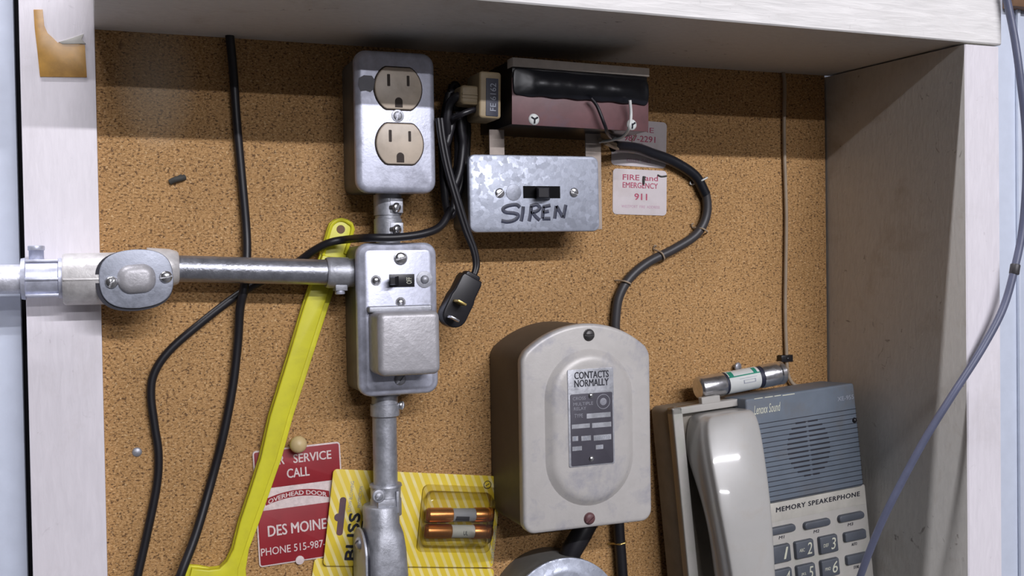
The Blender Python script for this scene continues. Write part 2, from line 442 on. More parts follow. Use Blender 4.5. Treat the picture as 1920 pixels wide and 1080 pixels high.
# shelf: back edge heights and front edge heights from the photograph
fl = F0.pix(885, 0, FD); fr_ = F0.pix(1812, 80, FD); 
sl = (fr_[1]-fl[1])/(fr_[0]-fl[0])
bsl = (zr-zl)/(aR-aS1)
aE = F0.pix(1877, 60, FD)[0]
def shelf_loop(a):
    zb = zl+bsl*(a-aS1); zf = fl[1]+sl*(a-fl[0])
    return [(a, zb, 0), (a, zf+.5, FD-1), (a, zf+1.5, FD), (a, zf+37, FD), (a, zf+38, FD-1), (a, zb+38, 0)]
mb = MB(); mb.loft([shelf_loop(a) for a in (aS1, aS1+200, aS1+400, aR, aE)])
sh = struct(mb.build('trim_2', M['inner'])); sh.data.materials.append(M['lumber'])
for p in sh.data.polygons:
    if p.normal.y < -.5 or p.normal.z > .5: p.material_index = 1
# right board
zt = lambda c: (zl+bsl*(aR-aS1)) + ((fl[1]+sl*(aR-fl[0]))-(zl+bsl*(aR-aS1)))*c/FD
mb = MB()
L = []
for (a, c) in ((aR, -16), (aR, FD-1), (aR+1, FD), (aR+33, FD), (aR+34, FD-1), (aR+34, -16)):
    L.append((a, c))
tops = [(a, zt(c)-1.2, c) for a, c in L]; bots = [(a, -420, c) for a, c in L]
mb.loft([bots, tops])
rb = struct(mb.build('trim_3', M['inner']))
rb.data.materials.append(M['stile'])
for p in rb.data.polygons:
    if p.normal.y < -.5: p.material_index = 1
# pale walls left and right, set back
mb = MB(); mb.box(-330, F0.pix(38, 540, -19)[0], -420, 420, -30, -19, .5)
struct(mb.build('wall_left', M['wall']))
mb = MB(); mb.box(-330, aS1+20, -420, 420, -60, -50); mb.box(aS1+10, aR+9, -420, 300, -19, -16.3)  # black sheets added behind the boards to keep the gaps dark
struct(mb.build('added_gap_backing', M['gap']))
mb = MB(); mb.box(aR+10, aR+700, -420, 520, -40, -19)
q = F0.pix(1904, 300, -19)[0]
mb.box(q, q+4, -420, 520, -19, -15, 1); mb.box(q+30, q+34, -420, 520, -19, -15, 1)
struct(mb.build('wall_right', M['wall']))

def slotted(mb, a, b, c, r, h, ang=30, F=None):
    """low domed screw head with a cut slot: two half domes"""
    n = 14
    t = R(ang); g = r*.16
    for sgn in (0, 180):
        L = []
        for k in range(5):
            ph = R(88*k/4)
            rr = r*math.cos(ph)
            ring = []
            for i in range(n+1):
                th = R(sgn)+math.pi*i/n
                x = rr*math.cos(th); y = rr*math.sin(th)
                if abs(y) < g: y = g*(1 if sgn == 0 else -1)
                ring.append((a+x*math.cos(t)-y*math.sin(t), b+x*math.sin(t)+y*math.cos(t), c+h*(.35+.65*math.sin(ph))))
            L.append(ring)
        L.insert(0, [(x, y, c) for x, y, z in L[0]])
        mb.loft(L)
    mb.slab(circ(a, b, r*.97, 20), c, c+h*.45)
    return mb

# ------------------------------------------------------------------ outlet box (upper)
def handy(px0, px1, py0, py1, c0=0):
    return rectpx(px0, py0, px1, py1, 47)
a0, a1, b0, b1 = rectpx(667, 96, 817, 362, 50)
bt = thing('outlet_box', 'grey metal box with a double power outlet, just under the shelf', 'outlet box', ((a0+a1)/2, b0, 0))
mb = MB(); mb.slab(rrect(a0+2, a1-2, b0+2, b1-2, 6), 0.2, 45, 1)
mb.build('back_box', M['boxside'], bt)
mb = MB(); mb.rings(rrect(a0, a1, b0, b1, 9), [(43, 0.4), (44, 0), (46.5, 0.0), (48.5, .8), (50, 2.4), (50.6, 4.5)])
cv = mb.build('cover_plate', M['zinc'], bt)
for (x0, y0, x1, y1) in ((702, 127, 790, 205), (705, 232, 793, 308)):
    e = rectpx(x0, y0, x1, y1, 51); cx = (e[0]+e[1])/2; cy = (e[2]+e[3])/2; r = (e[1]-e[0])/2; hh = (e[3]-e[2])/2
    def rec(r, hh, cx=cx, cy=cy):
        o = []
        for k in range(48):
            t = 2*math.pi*k/48; x = r*math.cos(t); y = r*1.02*math.sin(t); y = max(-hh, min(hh, y)); o.append((cx+x, cy+y))
        return o
    g = MB(); g.slab(rec(r+.9, hh+.9), 49.5, 50.75); g.build('opening_rim', M['slot'], bt)
    g = MB(); g.slab(rec(r, hh), 49, 52.3, .8); rc = g.build('receptacle', M['ivory'], bt)
    g = MB(); g.slab(rrect(cx-8.3, cx-6.1, cy+1.2, cy+9.8, .4, 2), 52, 52.45); g.build('slot', M['slot'], rc)
    g = MB(); g.slab(rrect(cx+6.2, cx+8.2, cy+1.8, cy+9.3, .4, 2), 52, 52.45); g.build('slot', M['slot'], rc)
    gp = [(cx-2.8, cy-hh*.92), (cx+2.8, cy-hh*.92)]+[(cx+2.8*math.cos(R(k*20)), cy-hh*.92+4.4+2.8*math.sin(R(k*20))) for k in range(10)]
    g = MB(); g.slab(gp, 52, 52.45); g.build('ground_hole', M['slot'], rc)
g = MB(); e = P(746, 217, 51); g.slab(circ(e[0], e[1], 4.6), 50, 50.9, .3); slotted(g, e[0], e[1], 50.8, 3.2, 1.4, 70); g.build('screw', M['zincdull'], bt)

g = MB(); g.slab([F0.pix(x, y, 50.6) for x, y in ((673, 146), (682, 141), (697, 142), (703, 150), (700, 168), (694, 173), (686, 170), (676, 171), (672, 160))], 50.4, 50.8); g.build('dark_patch', M['patch'], bt)  # thin dark grey patch laid on the cover plate
# ------------------------------------------------------------------ coupling between the boxes
ax = P(727, 400, 25)[0]
def set_screw(parent, px, py, c, r=3.6, out=6, ang=25):
    q_ = P(px, py, c)
    g_ = MB(); g_.cyl((q_[0]-out*.6, q_[1], c-out*.5), (q_[0]+1.2, q_[1], c+1.2), r*.62); 
    Fs = Frame((q_[0], q_[1], c), 0, 0, 30)
    h_ = MB(Fs); slotted(h_, 0, 0, 0, r, 2.6, ang)
    g_.v += []; b_ = len(g_.v); g_.v += h_.v; g_.f += [tuple(b_+i for i in f) for f in h_.f]
    return g_.build('set_screw', M['steel'], parent)
yt = P(727, 358, 25)[1]; yb = P(727, 456, 25)[1]
ct = thing('conduit_coupling', 'short metal conduit coupling with two slotted set screws joining the two metal boxes', 'conduit coupling', (ax, yb, 25))
g = MB(); g.lathe((ax, yb-1, 25), (ax, yt+1, 25), [(0, 9), (.10, 9), (.10, 10.4), (.46, 10.4), (.47, 9.5), (.52, 9.5), (.53, 10.4), (.9, 10.4), (.9, 9), (1, 9)], 32)
g.box(ax-1, ax+9, yb+5, yb+15, 25, 36, 1); g.box(ax-1, ax+9, yt-17, yt-6, 25, 36, 1)
g.build('sleeve', M['zincdull'], ct)
set_screw(ct, 743, 389, 37, ang=60); set_screw(ct, 744, 430, 37, ang=40)

# ------------------------------------------------------------------ switch and fuse box (lower)
a0, a1, b0, b1 = rectpx(671, 455, 821, 741, 47)
st = thing('fused_switch_box', 'grey metal box with a black toggle switch above a square hinged cover', 'switch box', ((a0+a1)/2, b0, 0))
g = MB(); g.slab(rrect(a0+1.5, a1-1.5, b0+1.5, b1-1.5, 6), 0.2, 43, 1); g.build('back_box', M['boxside'], st)
g = MB(); g.rings(rrect(a0, a1, b0, b1, 9), [(40, .3), (41, 0), (44.5, 0), (46, .8), (47, 2.2), (47.6, 4), (48.6, 5), (49, 6)])
g.build('cover_plate', M['zinc'], st)
e = P(751, 484, 49); g = MB(); g.slab(circ(e[0], e[1], 5), 48.9, 49.6, .2); slotted(g, e[0], e[1], 49.5, 4.2, 2.2, 15); g.build('screw', M['steel'], st)
e = P(750, 711, 49); g = MB(); slotted(g, e[0], e[1], 48.9, 4.3, 2.2, 50); g.build('screw', M['zincdull'], st)
for (x, y, r) in ((705, 526, 3), (751, 567, 3)):
    e = P(x, y, 49); g = MB(); g.dome(e[0], e[1], 48.9, r, 2); g.slab(circ(e[0], e[1], r+.8), 48.8, 49.2); g.build('rivet', M['steel'], st)
e = P(796, 524, 49); g = MB(); g.slab(circ(e[0], e[1], 6.2), 48.8, 49.4, .2); g.dome(e[0], e[1], 49.2, 3.2, 2.6); g.build('rivet', M['zincdull'], st)
e = rectpx(730, 514, 777, 538, 49.2); g = MB(); g.box(e[0], e[1], e[2], e[3], 48.8, 49.8, .3); tg = g.build('switch_frame', M['blacksoft'], st)
g = MB(); cy = (e[2]+e[3])/2
g.loft([[(e[0]+3+k[0]*4, cy+k[1]*3.2, 49.5) for k in ((0, -1), (1, -1), (1, 1), (0, 1))], [(e[0]-2+k[0]*4, cy+k[1]*2.8, 58) for k in ((0, -1), (1, -1), (1, 1), (0, 1))], [(e[0]-1.6+k[0]*3, cy+k[1]*2.2, 59.5) for k in ((0, -1), (1, -1), (1, 1), (0, 1))]])
g.build('toggle', M['blacksoft'], tg)
text('lettering', 'OFF', (762, 520, 772, 532), M['keytext'], tg, c=49.85, quarter=1, h=.1)
# fuse cover
e = rectpx(709, 584, 826, 704, 76); f_ = rectpx(693, 578, 822, 700, 50)
g = MB(); g.rings(rrect(e[0], e[1], e[2], e[3], 5), [(49.5, 0), (73, 0), (75, .8), (76.3, 2.6), (76.6, 4)])
fc = g.build('fuse_cover', M['cast'], st)
g = MB(); g.slab(rrect(e[0]-1.2, e[1]+.5, e[3]-1, e[3]+3.5, 1.5), 48.8, 56, 1); g.build('hinge_lip', M['zincdull'], st)

# ------------------------------------------------------------------ horizontal conduit run
CZ = 28.0
def hpt(px, py, c=CZ): return P(px, py, c)
pA = hpt(-60, 522); pB = hpt(45, 523); pC = hpt(118, 521); pD = hpt(200, 521); pE = hpt(325, 503); pF = hpt(612, 511); pG = hpt(664, 512)
axb = lambda a: pD[1]+(pF[1]-pD[1])*(a-pD[0])/(pF[0]-pD[0])
g = MB(); g.cyl((pA[0], pB[1], CZ), (pB[0]+4, pB[1], CZ), 9.6)
tag(recentre(g.build('conduit_pipe', M['emtlit'])), 'short brightly lit conduit pipe entering from the left edge across the white upright', 'conduit')  # paler copy of the conduit metal, lamp glare put into its colour
g = MB(); z0 = hpt(325, 502)[1]
g.cyl((hpt(290, 502)[0], z0, CZ), (pF[0]+4, pF[1], CZ), 9.2, n=40)
tag(recentre(g.build('conduit_pipe', M['emt'])), 'horizontal grey conduit pipe running to the box with the black toggle', 'conduit')
# left coupling
t = thing('conduit_coupling', 'ribbed set screw coupling on the horizontal conduit over the gap beside the white upright', 'conduit coupling', (pB[0], pB[1]-14, CZ))
g = MB(); x0 = hpt(40, 520)[0]; x1 = hpt(120, 520)[0]; zc = pB[1]; W = x1-x0
g.lathe((x0, zc, CZ), (x1, zc, CZ), [(0, 13.4), (.1, 13.9), (.12, 12.6), (.86, 12.6), (.88, 13.6), (1, 13.4)], 40)
g.box(x0+W*.1, x0+W*.88, zc-1.2, zc+.6, CZ, CZ+13.9, .5); g.box(x0+W*.1, x0+W*.88, zc-11.5, zc-9.8, CZ, CZ+10, .4); g.box(x0+W*.1, x0+W*.88, zc+10.8, zc+12.6, CZ, CZ+8, .4)
g.build('sleeve', M['zinc'], t)
e = hpt(68, 470); g = MB(); g.cyl((e[0], zc+10, CZ), (e[0], zc+18.5, CZ), 4.6); g.cyl((e[0], zc+18.5, CZ), (e[0], zc+21.8, CZ), 5.2, .6)
g.build('set_screw', M['zinc'], t)
# conduit body
cc = P(255, 524, 46)
t = thing('conduit_fitting', 'cast conduit body with oval two-screw cover over the edge of the white upright', 'conduit body', (cc[0], cc[1]-19, CZ))
g = MB(); x0 = hpt(119, 520)[0]; x1 = hpt(215, 520)[0]; zc = hpt(160, 523)[1]
g.lathe((x0-.5, zc, CZ), (x1+8, zc, CZ), [(0, 16.2), (.04, 17.2), (.9, 17.6), (1, 14)], 40)
g.box(x0, x1, zc-.8, zc+.4, CZ, CZ+17.9, .3)
g.slab(circ(cc[0], zc, 21, 40, 17), 12, 43, 3, 3)
xr = hpt(318, 520)[0]; g.lathe((cc[0]+8, z0, CZ), (xr+6, z0, CZ), [(0, 14), (.7, 13), (.95, 11.5), (1, 10.5)], 32)
g.build('housing', M['castlight'], t)
def oval(w_, h_, cx, cy, n=56):
    o = []
    for k in range(n):
        th = 2*math.pi*k/n; x = math.cos(th); y = math.sin(th)
        q_ = (abs(x)**2.6+abs(y)**2.9)**(-1/2.75); o.append((cx+w_*x*q_, cy+h_*y*q_*(1-.05*abs(x))))
    return o
Fc = Frame((cc[0], cc[1], 43), 4)
g = MB(Fc); g.slab(oval(24.3, 20.4, -.9, -.5), -1.5, 2.2); g.build('gasket', M['gasket'], t)
g = MB(Fc); g.slab(oval(23.2, 19.6, .4, .4), 2.0, 4.0, .6)
cvp = g.build('cover', M['covermetal'], t)
g = MB(Fc); g.rings(rrect(-11.8, 12.6, -9.5, 10.2, 8.5, 8), [(3.5, 0), (5.2, .5), (7, 1.8), (8.2, 3.6), (8.6, 5.5)]); g.build('raised_boss', M['cast'], cvp)
for x, y, an in ((209, 529, 65), (311, 519, 5)):
    q = Fc.pix(x, y, 4); g = MB(Fc); slotted(g, q[0], q[1], 3.8, 4.1, 3.2, an); g.build('screw', M['steel'], t)
# connector into box
t = thing('conduit_connector', 'set screw connector where the horizontal conduit enters the toggle switch box', 'conduit connector', (pF[0], pF[1]-10, CZ))
g = MB(); g.lathe((pF[0]-.5, pF[1], CZ), (pG[0]+8, pG[1], CZ), [(0, 10.6), (.06, 11.3), (.55, 11.3), (.56, 10.4), (.72, 10.4), (.74, 12.5), (1, 12.5)], 36)
g.box(pF[0]+5, pF[0]+14, pF[1]-13.5, pF[1]-6, CZ-4, CZ+7, 1); g.build('sleeve', M['zincdull'], t)
g = MB(); g.cyl((pF[0]+9, pF[1]-12, CZ+3), (pF[0]+9, pF[1]-16, CZ+3), 3.6, .5); g.build('set_screw', M['zinc'], t)

# ------------------------------------------------------------------ lower vertical conduit
yt = P(723, 738, 25)[1]; yj = P(722, 786, 25)[1]; yk = P(722, 912, 25)[1]; yl = P(722, 960, 25)[1]; ax2 = P(722, 850, 25)[0]
t = thing('conduit_connector', 'small connector with one set screw under the toggle switch box', 'conduit connector', (ax2, yj, 25))
g = MB(); g.lathe((ax2+.5, yj+2, 25), (ax2+.5, yt+2, 25), [(0, 9.5), (.05, 10.8), (.5, 10.8), (.52, 9.8), (.8, 9.8), (.82, 12), (1, 12)], 32); g.build('sleeve', M['zincdull'], t)
set_screw(t, 752, 760, 30, 3.2, 8, 80)
g = MB(); g.cyl((ax2, yk-6, 25), (ax2, yj+4, 25), 9.0, n=40)
tag(recentre(g.build('conduit_pipe', M['zincdull'])), 'vertical grey conduit pipe below the toggle switch box', 'conduit')
t = thing('conduit_connector', 'wide set screw connector on top of the lower conduit body', 'conduit connector', (ax2, yl, 25))
g = MB(); g.lathe((ax2, yl-2, 25), (ax2, yk+2, 25), [(0, 11.6), (.5, 11.6), (.55, 11.0), (.92, 11.4), (.93, 12.2), (1, 11.8)], 32)
g.box(ax2-9, ax2+4, yl+4, yl+12, 28, 37, 1); g.box(ax2+5, ax2+7, yl+1, yk-2, 28, 37, .4); g.build('sleeve', M['zincdull'], t)
g = MB(); e = P(711, 931, 38); g.slab(circ(e[0], e[1], 5), 34, 37.5, 1); slotted(g, e[0], e[1], 37.4, 3, 1.6, 40); g.build('set_screw', M['zincdull'], t)
# lower conduit body with side cover
LC = 26
e0 = rectpx(691, 955, 757, 1010, LC+15); e1 = rectpx(686, 1015, 770, 1080, LC+18)
t = thing('conduit_fitting', 'cast elbow conduit body at the bottom edge with its cover on the left side', 'conduit body', ((e1[0]+e1[1])/2, e1[2]-30, LC))
g = MB()
def sect(a_0, a_1, c_0, c_1, b_, r=7, n=6): return [(x, b_, y) for x, y in rrect(a_0, a_1, c_0, c_1, r, n)]
ya = e0[3]; yb_ = F0.pix(720, 1000, 42)[1]; yc = F0.pix(720, 1035, 42)[1]
g.loft([sect(e0[0]+1, e0[1]-1, LC-14, LC+14, ya+.5, 13), sect(e0[0], e0[1], LC-15, LC+15, ya-1, 13), sect(e0[0]+.3, e0[1], LC-15, LC+15, yb_+4, 13),
        sect(e0[0]-.5, e0[1]+2.0, LC-16, LC+17, yb_-3, 12), sect(e0[0]-1, e1[1]-1, LC-17, LC+18.5, yc, 10), sect(e0[0]-1, e1[1], LC-17, LC+19, yc-20, 9), sect(e0[0]-1, e1[1], LC-17, LC+19, -420, 9)])
g.build('housing', M['zincdull'], t)
Fl = Frame((e0[0]-1, yc-40, LC+1), 0, 0, -90)   # local c points to -a
g = MB(Fl); o = rrect(-19.5, 19.5, -75, 55, 19, 12)
g.slab(o, -.5, 1.6, .4); g.build('gasket', M['gasket'], t)
g = MB(Fl); g.slab(rrect(-20, 20, -75, 55.5, 19, 12), 1.5, 3.2, .5); g.build('side_cover', M['zincdull'], t)
g = MB(Fl); slotted(g, 2, 45, 3.0, 4.5, 3.5, 40); g.build('screw', M['zincdull'], t)

# ------------------------------------------------------------------ siren switch box
Fs = Frame((P(1002, 362, 48)[0], P(1002, 362, 48)[1], 48), 0.4)
def fr(x0, y0, x1, y1, c, F): return rectpx(x0, y0, x1, y1, c, F)
e = fr(880, 291, 1124, 435, 0, Fs)
t = thing('siren_switch_box', 'galvanised metal switch box hand-marked SIREN with a black slide switch', 'switch box', (Fs(0, e[2], -48).x, Fs(0, e[2], -48).y, 0))
g = MB(Fs); g.slab(rrect(e[0]+3, e[1]-3, e[2]+3, e[3]-3, 5), -47.8, -3, 1); g.build('back_box', M['boxside'], t)
g = MB(Fs); g.rings(rrect(e[0], e[1], e[2], e[3], 5.5), [(-5, .4), (-4, 0), (-1.6, 0), (-.5, .5), (0, 1.6)]); g.build('cover_plate', M['galv'], t)
for x, y, an in ((937, 362, 40), (1076, 361, -30)):
    q = Fs.pix(x, y, 0); g = MB(Fs); slotted(g, q[0], q[1], -.1, 3.7, 1.5, an); g.build('screw', M['steel'], t)
q = Fs.pix(963, 361, 0); g = MB(Fs); g.slab(circ(q[0], q[1], 6.2), -.2, .35, .2); g.build('knockout_disc', M['covermetal'], t)
q = fr(981, 349, 1050, 374, 0, Fs); g = MB(Fs); g.box(q[0], q[1], q[2]+1, q[3], -.2, .5, .2); sw = g.build('switch_frame', M['mattblack'], t)
q = fr(1009, 351, 1036, 376, 5, Fs); g = MB(Fs); g.loft([[(q[0], q[2]+1, .3), (q[1], q[2]+1, .3), (q[1], q[3], .3), (q[0], q[3], .3)], [(q[0]-2, q[2]+1.6, 8), (q[1]-4, q[2]+1.6, 8), (q[1]-4, q[3]-.6, 8), (q[0]-2, q[3]-.6, 8)], [(q[0]-1, q[2]+2.4, 9), (q[1]-5, q[2]+2.4, 9), (q[1]-5, q[3]-1.4, 9), (q[0]-1, q[3]-1.4, 9)]]); g.build('toggle', M['blacksoft'], sw)
# hand lettering
strokes = [[(975, 389), (968, 384), (952, 386), (943, 392), (948, 398), (964, 400), (972, 404), (966, 412), (952, 416), (940, 414)],
           [(981, 387), (980, 400), (977, 415)], [(992, 415), (995, 400), (996, 387)], [(994, 387), (1006, 384), (1012, 390), (1006, 396), (995, 399)], [(999, 399), (1004, 406), (1012, 413)],
           [(1032, 385), (1018, 388)], [(1019, 387), (1017, 410)], [(1018, 398), (1029, 396)], [(1017, 410), (1032, 410)],
           [(1040, 410), (1043, 386)], [(1043, 386), (1055, 407)], [(1056, 409), (1061, 384)]]
g = MB()
for s_ in strokes:
    pts = [Fs(*Fs.pix(x, y, 0), .12) for x, y in s_]
    g.tube([tuple(p) for p in pts], 1.45, 8, 4 if len(s_) > 2 else 0, 1.0)
# flatten the ink onto the plate
nv = []
for p in g.v:
    l = Fs.I @ p; l.z = max(-.05, min(.22, l.z*.2)); nv.append(Fs.M @ l)
g.v = nv
g.build('marker_lettering', M['marker'], t)

# metal strap behind the siren box
g = MB(); q = rectpx(1099, 262, 1128, 430, 40); g.box(q[0], q[1], q[2], q[3]+6, 38.5, 40, .3)
tag(recentre(g.build('mounting_strap', M['wood'])), 'pale metal strap showing past the right edge of the box marked SIREN', 'bracket')
g = MB(); q2 = rectpx(918, 258, 946, 300, 40); g.box(q2[0], q2[1], q2[2]-20, q2[3]+6, 38.5, 40, .3)
tag(recentre(g.build('mounting_strap', M['wood'])), 'pale metal strap above the left half of the box marked SIREN', 'bracket')

# ------------------------------------------------------------------ transformer
Ft = Frame((P(1088, 180, 70)[0], P(1088, 180, 70)[1], 70), -1.0)
e = rectpx(960, 108, 1217, 252, 0, Ft)
A0 = Ft.pix(960, 170, 0)[0]; A1 = Ft.pix(1216, 190, 0)[0]; B1 = Ft.pix(962, 108, 0)[1]; B0 = Ft.pix(962, 233, 0)[1]
t = thing('siren_transformer', 'maroon faced transformer box with black tape wound across, high under the shelf', 'transformer', tuple(Ft((A0+A1)/2, B0, -70)))
g = MB(Ft); g.box(A0+.5, A1-.5, B0+.5, B1-1, -69.5, -1.2, .6); g.build('case', M['blacksoft'], t)
g = MB(Ft); g.box(A0, A1, B0, B0+34, -1.4, 0, .3); g.build('front_panel', M['maroon'], t)
g = MB(Ft); g.box(A0, A1, B1-6.5, B1, -10, 1.5, .5); g.build('top_strip', M['strip'], t)
tb0 = B0+20; tb1 = B1-6.5
g = MB(Ft)
n = 22; L = []
for i in range(n+1):
    a = A0+(A1-A0)*i/n; s_ = i/n
    lo = tb0-1.2*max(0, s_-.25)+.6*math.sin(i*1.7); hi = tb1-.2-2*s_+.3*math.sin(i)
    bul = 3.4*min(1, max(0, (s_-.10)/.10))*min(1, max(.15, (.96-s_)/.10))+random.uniform(-.5, .5)
    L.append([(a, lo, .2), (a, lo+1.5, 1+bul*.35), (a, lo+(hi-lo)*.3, 1.6+bul), (a, lo+(hi-lo)*.55, 1.6+bul*1.15), (a, lo+(hi-lo)*.8, 1.4+bul*.7), (a, hi-1, 1), (a, hi, .2), (a, (lo+hi)/2, -.5)])
g.loft(L); g.build('tape_wrap', M['blackgloss'], t, smooth=60, sub=2)
for x, y in ((1001, 224), (1184, 234)):
    q = Ft.pix(x, y, 0); g = MB(Ft); g.dome(q[0], q[1], -.1, 4.3, 1.8); s1 = g.build('screw', M['label'], t)
    g = MB(Ft)
    for k in range(3):
        th = R(90+120*k+180); g.tube([(q[0], q[1], 1.65), (q[0]+2.9*math.cos(th), q[1]+2.9*math.sin(th), 1.15)], .75, 8, 0)
    g.build('drive_recess', M['groove'], s1)
# wires out of the transformer
g = MB(); g.tube([P(1108, 184, 76), P(1120, 200, 76), P(1134, 235, 76), P(1140, 252, 66), P(1150, 262, 45)], 1.3, 10)
tag(recentre(g.build('lead_wire', M['black'])), 'thin black lead hanging from under the tape of the transformer', 'wire')
g = MB(); g.tube([P(1181, 188, 78), P(1183, 215, 76), P(1180, 238, 78), P(1168, 256, 62), P(1145, 263, 50), P(1124, 266, 42)], 1.2, 10)
tag(recentre(g.build('lead_wire', M['label'])), 'thin pale lead looping over the right screw of the transformer', 'wire')
g = MB(); g.tube([P(1125, 262, 44), P(1150, 270, 30), P(1175, 276, 18), P(1195, 284, 12)], 1.8, 10); g.tube([P(1135, 268, 44), P(1160, 279, 26), P(1200, 286, 11)], 1.6, 10)
g.tube([P(1183, 275, 14), P(1186, 262, 16), P(1193, 251, 18)], .5, 8)
tag(recentre(g.build('lead_wire', M['beige'])), 'pair of tan leads running into the thick black cable below the transformer', 'wire')

# tan plug with dark label
Fp = Frame((P(917, 178, 62)[0], P(917, 178, 62)[1], 62), -1.5)
t = thing('cord_plug', 'tan T-shaped plug with a dark label, left of the transformer', 'plug', tuple(Fp(0, -18, -25)))
e = rectpx(899, 134, 940, 222, 0, Fp); g = MB(Fp); g.slab(rrect(e[0], e[1], e[2], e[3], 2.5), -28, 0, 1.6, 1)
e2 = rectpx(864, 160, 905, 196, -4, Fp); 
g.slab(rrect(e2[0], e2[1]+2, e2[2], e2[3], 3), -20, -4, 2, 1); cy = (e2[2]+e2[3])/2; g.box(e2[0]+1, e2[1], cy-.2, cy+1.0, -8, -3.2, .3); g.box(e2[0]+1, e2[1], cy-2.6, cy-1.4, -8, -3.4, .3)
g.build('plug_body', M['tan'], t)
e3 = rectpx(911, 147, 934, 218, 0, Fp); g = MB(Fp); g.slab(rrect(e3[0], e3[1], e3[2], e3[3], .5), -.3, .4, .1); lb = g.build('label_field', M['navy'], t)
text('lettering', 'FE 6162', (919, 156, 930, 208), M['greyink'], lb, F=Fp, c=.4, quarter=1, h=.1)

# ------------------------------------------------------------------ stickers
def sticker(corners, c, lines, label, rad=3.5):
    q = [F0.pix(x, y, c) for x, y in corners]         # tl, tr, br, bl
    wv = ((Vector(q[1])-Vector(q[0]))+(Vector(q[2])-Vector(q[3])))/2
    cen = sum((Vector(p) for p in q), Vector((0, 0)))/4
    rot = math.degrees(math.atan2(wv.y, wv.x))
    hv = ((Vector(q[0])-Vector(q[3]))+(Vector(q[1])-Vector(q[2])))/2
    Fk = Frame((cen.x, cen.y, 0), rot)
    W = wv.length; H = hv.length
    t = thing('sticker', label, 'sticker', (cen.x, cen.y-H/2, 0))
    g = MB(Fk); g.slab(rrect(-W/2, W/2, -H/2, H/2, rad), 0.15, c, .1); g.build('paper', M['sticker'], t)
    for (s_, x0, x1, y0, y1, mt, bo) in lines:
        text('lettering', s_, (-W/2+W*x0, -W/2+W*x1, H/2-H*y1, H/2-H*y0), M[mt], t, F=Fk, c=c, pixels=False, bold=bo, h=.06)
    return Fk
sticker([(1147, 222), (1250, 229), (1249, 317), (1147, 308)], .5, [('987-2291', .22, .79, .33, .46, 'redink', .01), ('or', .47, .56, .49, .56, 'pinkink', .0), ('KELLEY  DALE', .28, .72, .83, .91, 'pinkink', .0), ('FIRE', .42, .76, .14, .25, 'redink', 0)], 'upper white sticker with a red phone number, partly behind the transformer and cable')
sticker([(1149, 315), (1251, 321), (1249, 404), (1149, 402)], .5, [('FIRE  and', .18, .83, .12, .24, 'redink', .012), ('EMERGENCY', .18, .83, .29, .41, 'redink', .012), ('911', .40, .63, .53, .67, 'redink', .02), ('WESTPORT  FIRE  ADDRESS', .16, .87, .79, .85, 'pinkink', 0)], 'white sticker reading FIRE and EMERGENCY 911 in red')
g = MB(); q = P(1208, 338, .7); g.tube([P(1208, 331, 1), P(1207, 338, 1.2), P(1207, 346, 1)], [1.4, .8], 8); g.tube([P(1233, 328, .9), P(1240, 331, .9), P(1250, 330, .9)], .7, 6)
tag(recentre(g.build('dirt_spot', M['debris'])), 'dark smudge of dirt on the white sticker reading 911', 'dirt')

# ------------------------------------------------------------------ contacts relay box
C1 = 72.0
pl = [(979, 985), (1001, 998)]
aL = F0.pix(980, 800, C1)[0]; aRt = F0.pix(1221, 800, C1)[0]; zT = F0.pix(1101, 607, C1)[1]; zB = F0.pix(1103, 990, C1)[1]
zSl = F0.pix(985, 668, C1)[1]; cxm = (aL+aRt)/2; Wd = aRt-aL
def relay_outline(ins=0.0):
    o = []
    a_l, a_r = aL+ins, aRt-ins; zb = zB+ins; r = 9-ins*.5
    for k in range(7): th = R(180+90*k/6); o.append((a_l+r+r*math.cos(th), zb+r+r*math.sin(th)))
    for k in range(7): th = R(270+90*k/6); o.append((a_r-r+r*math.cos(th), zb+r+r*math.sin(th)))
    s_ = Wd/2-ins; sag = zT-zSl; Rr = (s_*s_+sag*sag)/(2*sag); cyy = zT-ins-Rr; an = math.asin(min(1, s_/Rr))
    # soft shoulders
    sh = 7
    for k in range(5):
        th = R(0)+ (math.pi/2-an)*k/4*1.0
        pass
    pts = []
    for k in range(25):
        th = an-2*an*k/24; pts.append((cxm+Rr*math.sin(th), cyy+Rr*math.cos(th)))
    p0 = pts[0]
    o.append((a_r, p0[1]-6)); o.append((a_r-.3, p0[1]-3)); o.append((a_r-1.4, p0[1]-.2))
    for p in pts[1:-1]: o.append((p[0], p[1]))
    o.append((a_l+1.4, p0[1]-.2)); o.append((a_l+.3, p0[1]-3)); o.append((a_l, p0[1]-6))
    return o
RO = relay_outline()
t = thing('relay_box', 'silver grey arched metal relay box with an embossed cover labelled CONTACTS NORMALLY', 'relay box', (cxm, zB, 0))
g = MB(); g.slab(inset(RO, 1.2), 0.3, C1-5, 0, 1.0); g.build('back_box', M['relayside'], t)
g = MB(); g.rings(RO, [(C1-9, .6), (C1-8, 0), (C1-2.5, 0), (C1-1.2, .4), (C1-.3, 1.4), (C1, 3)])
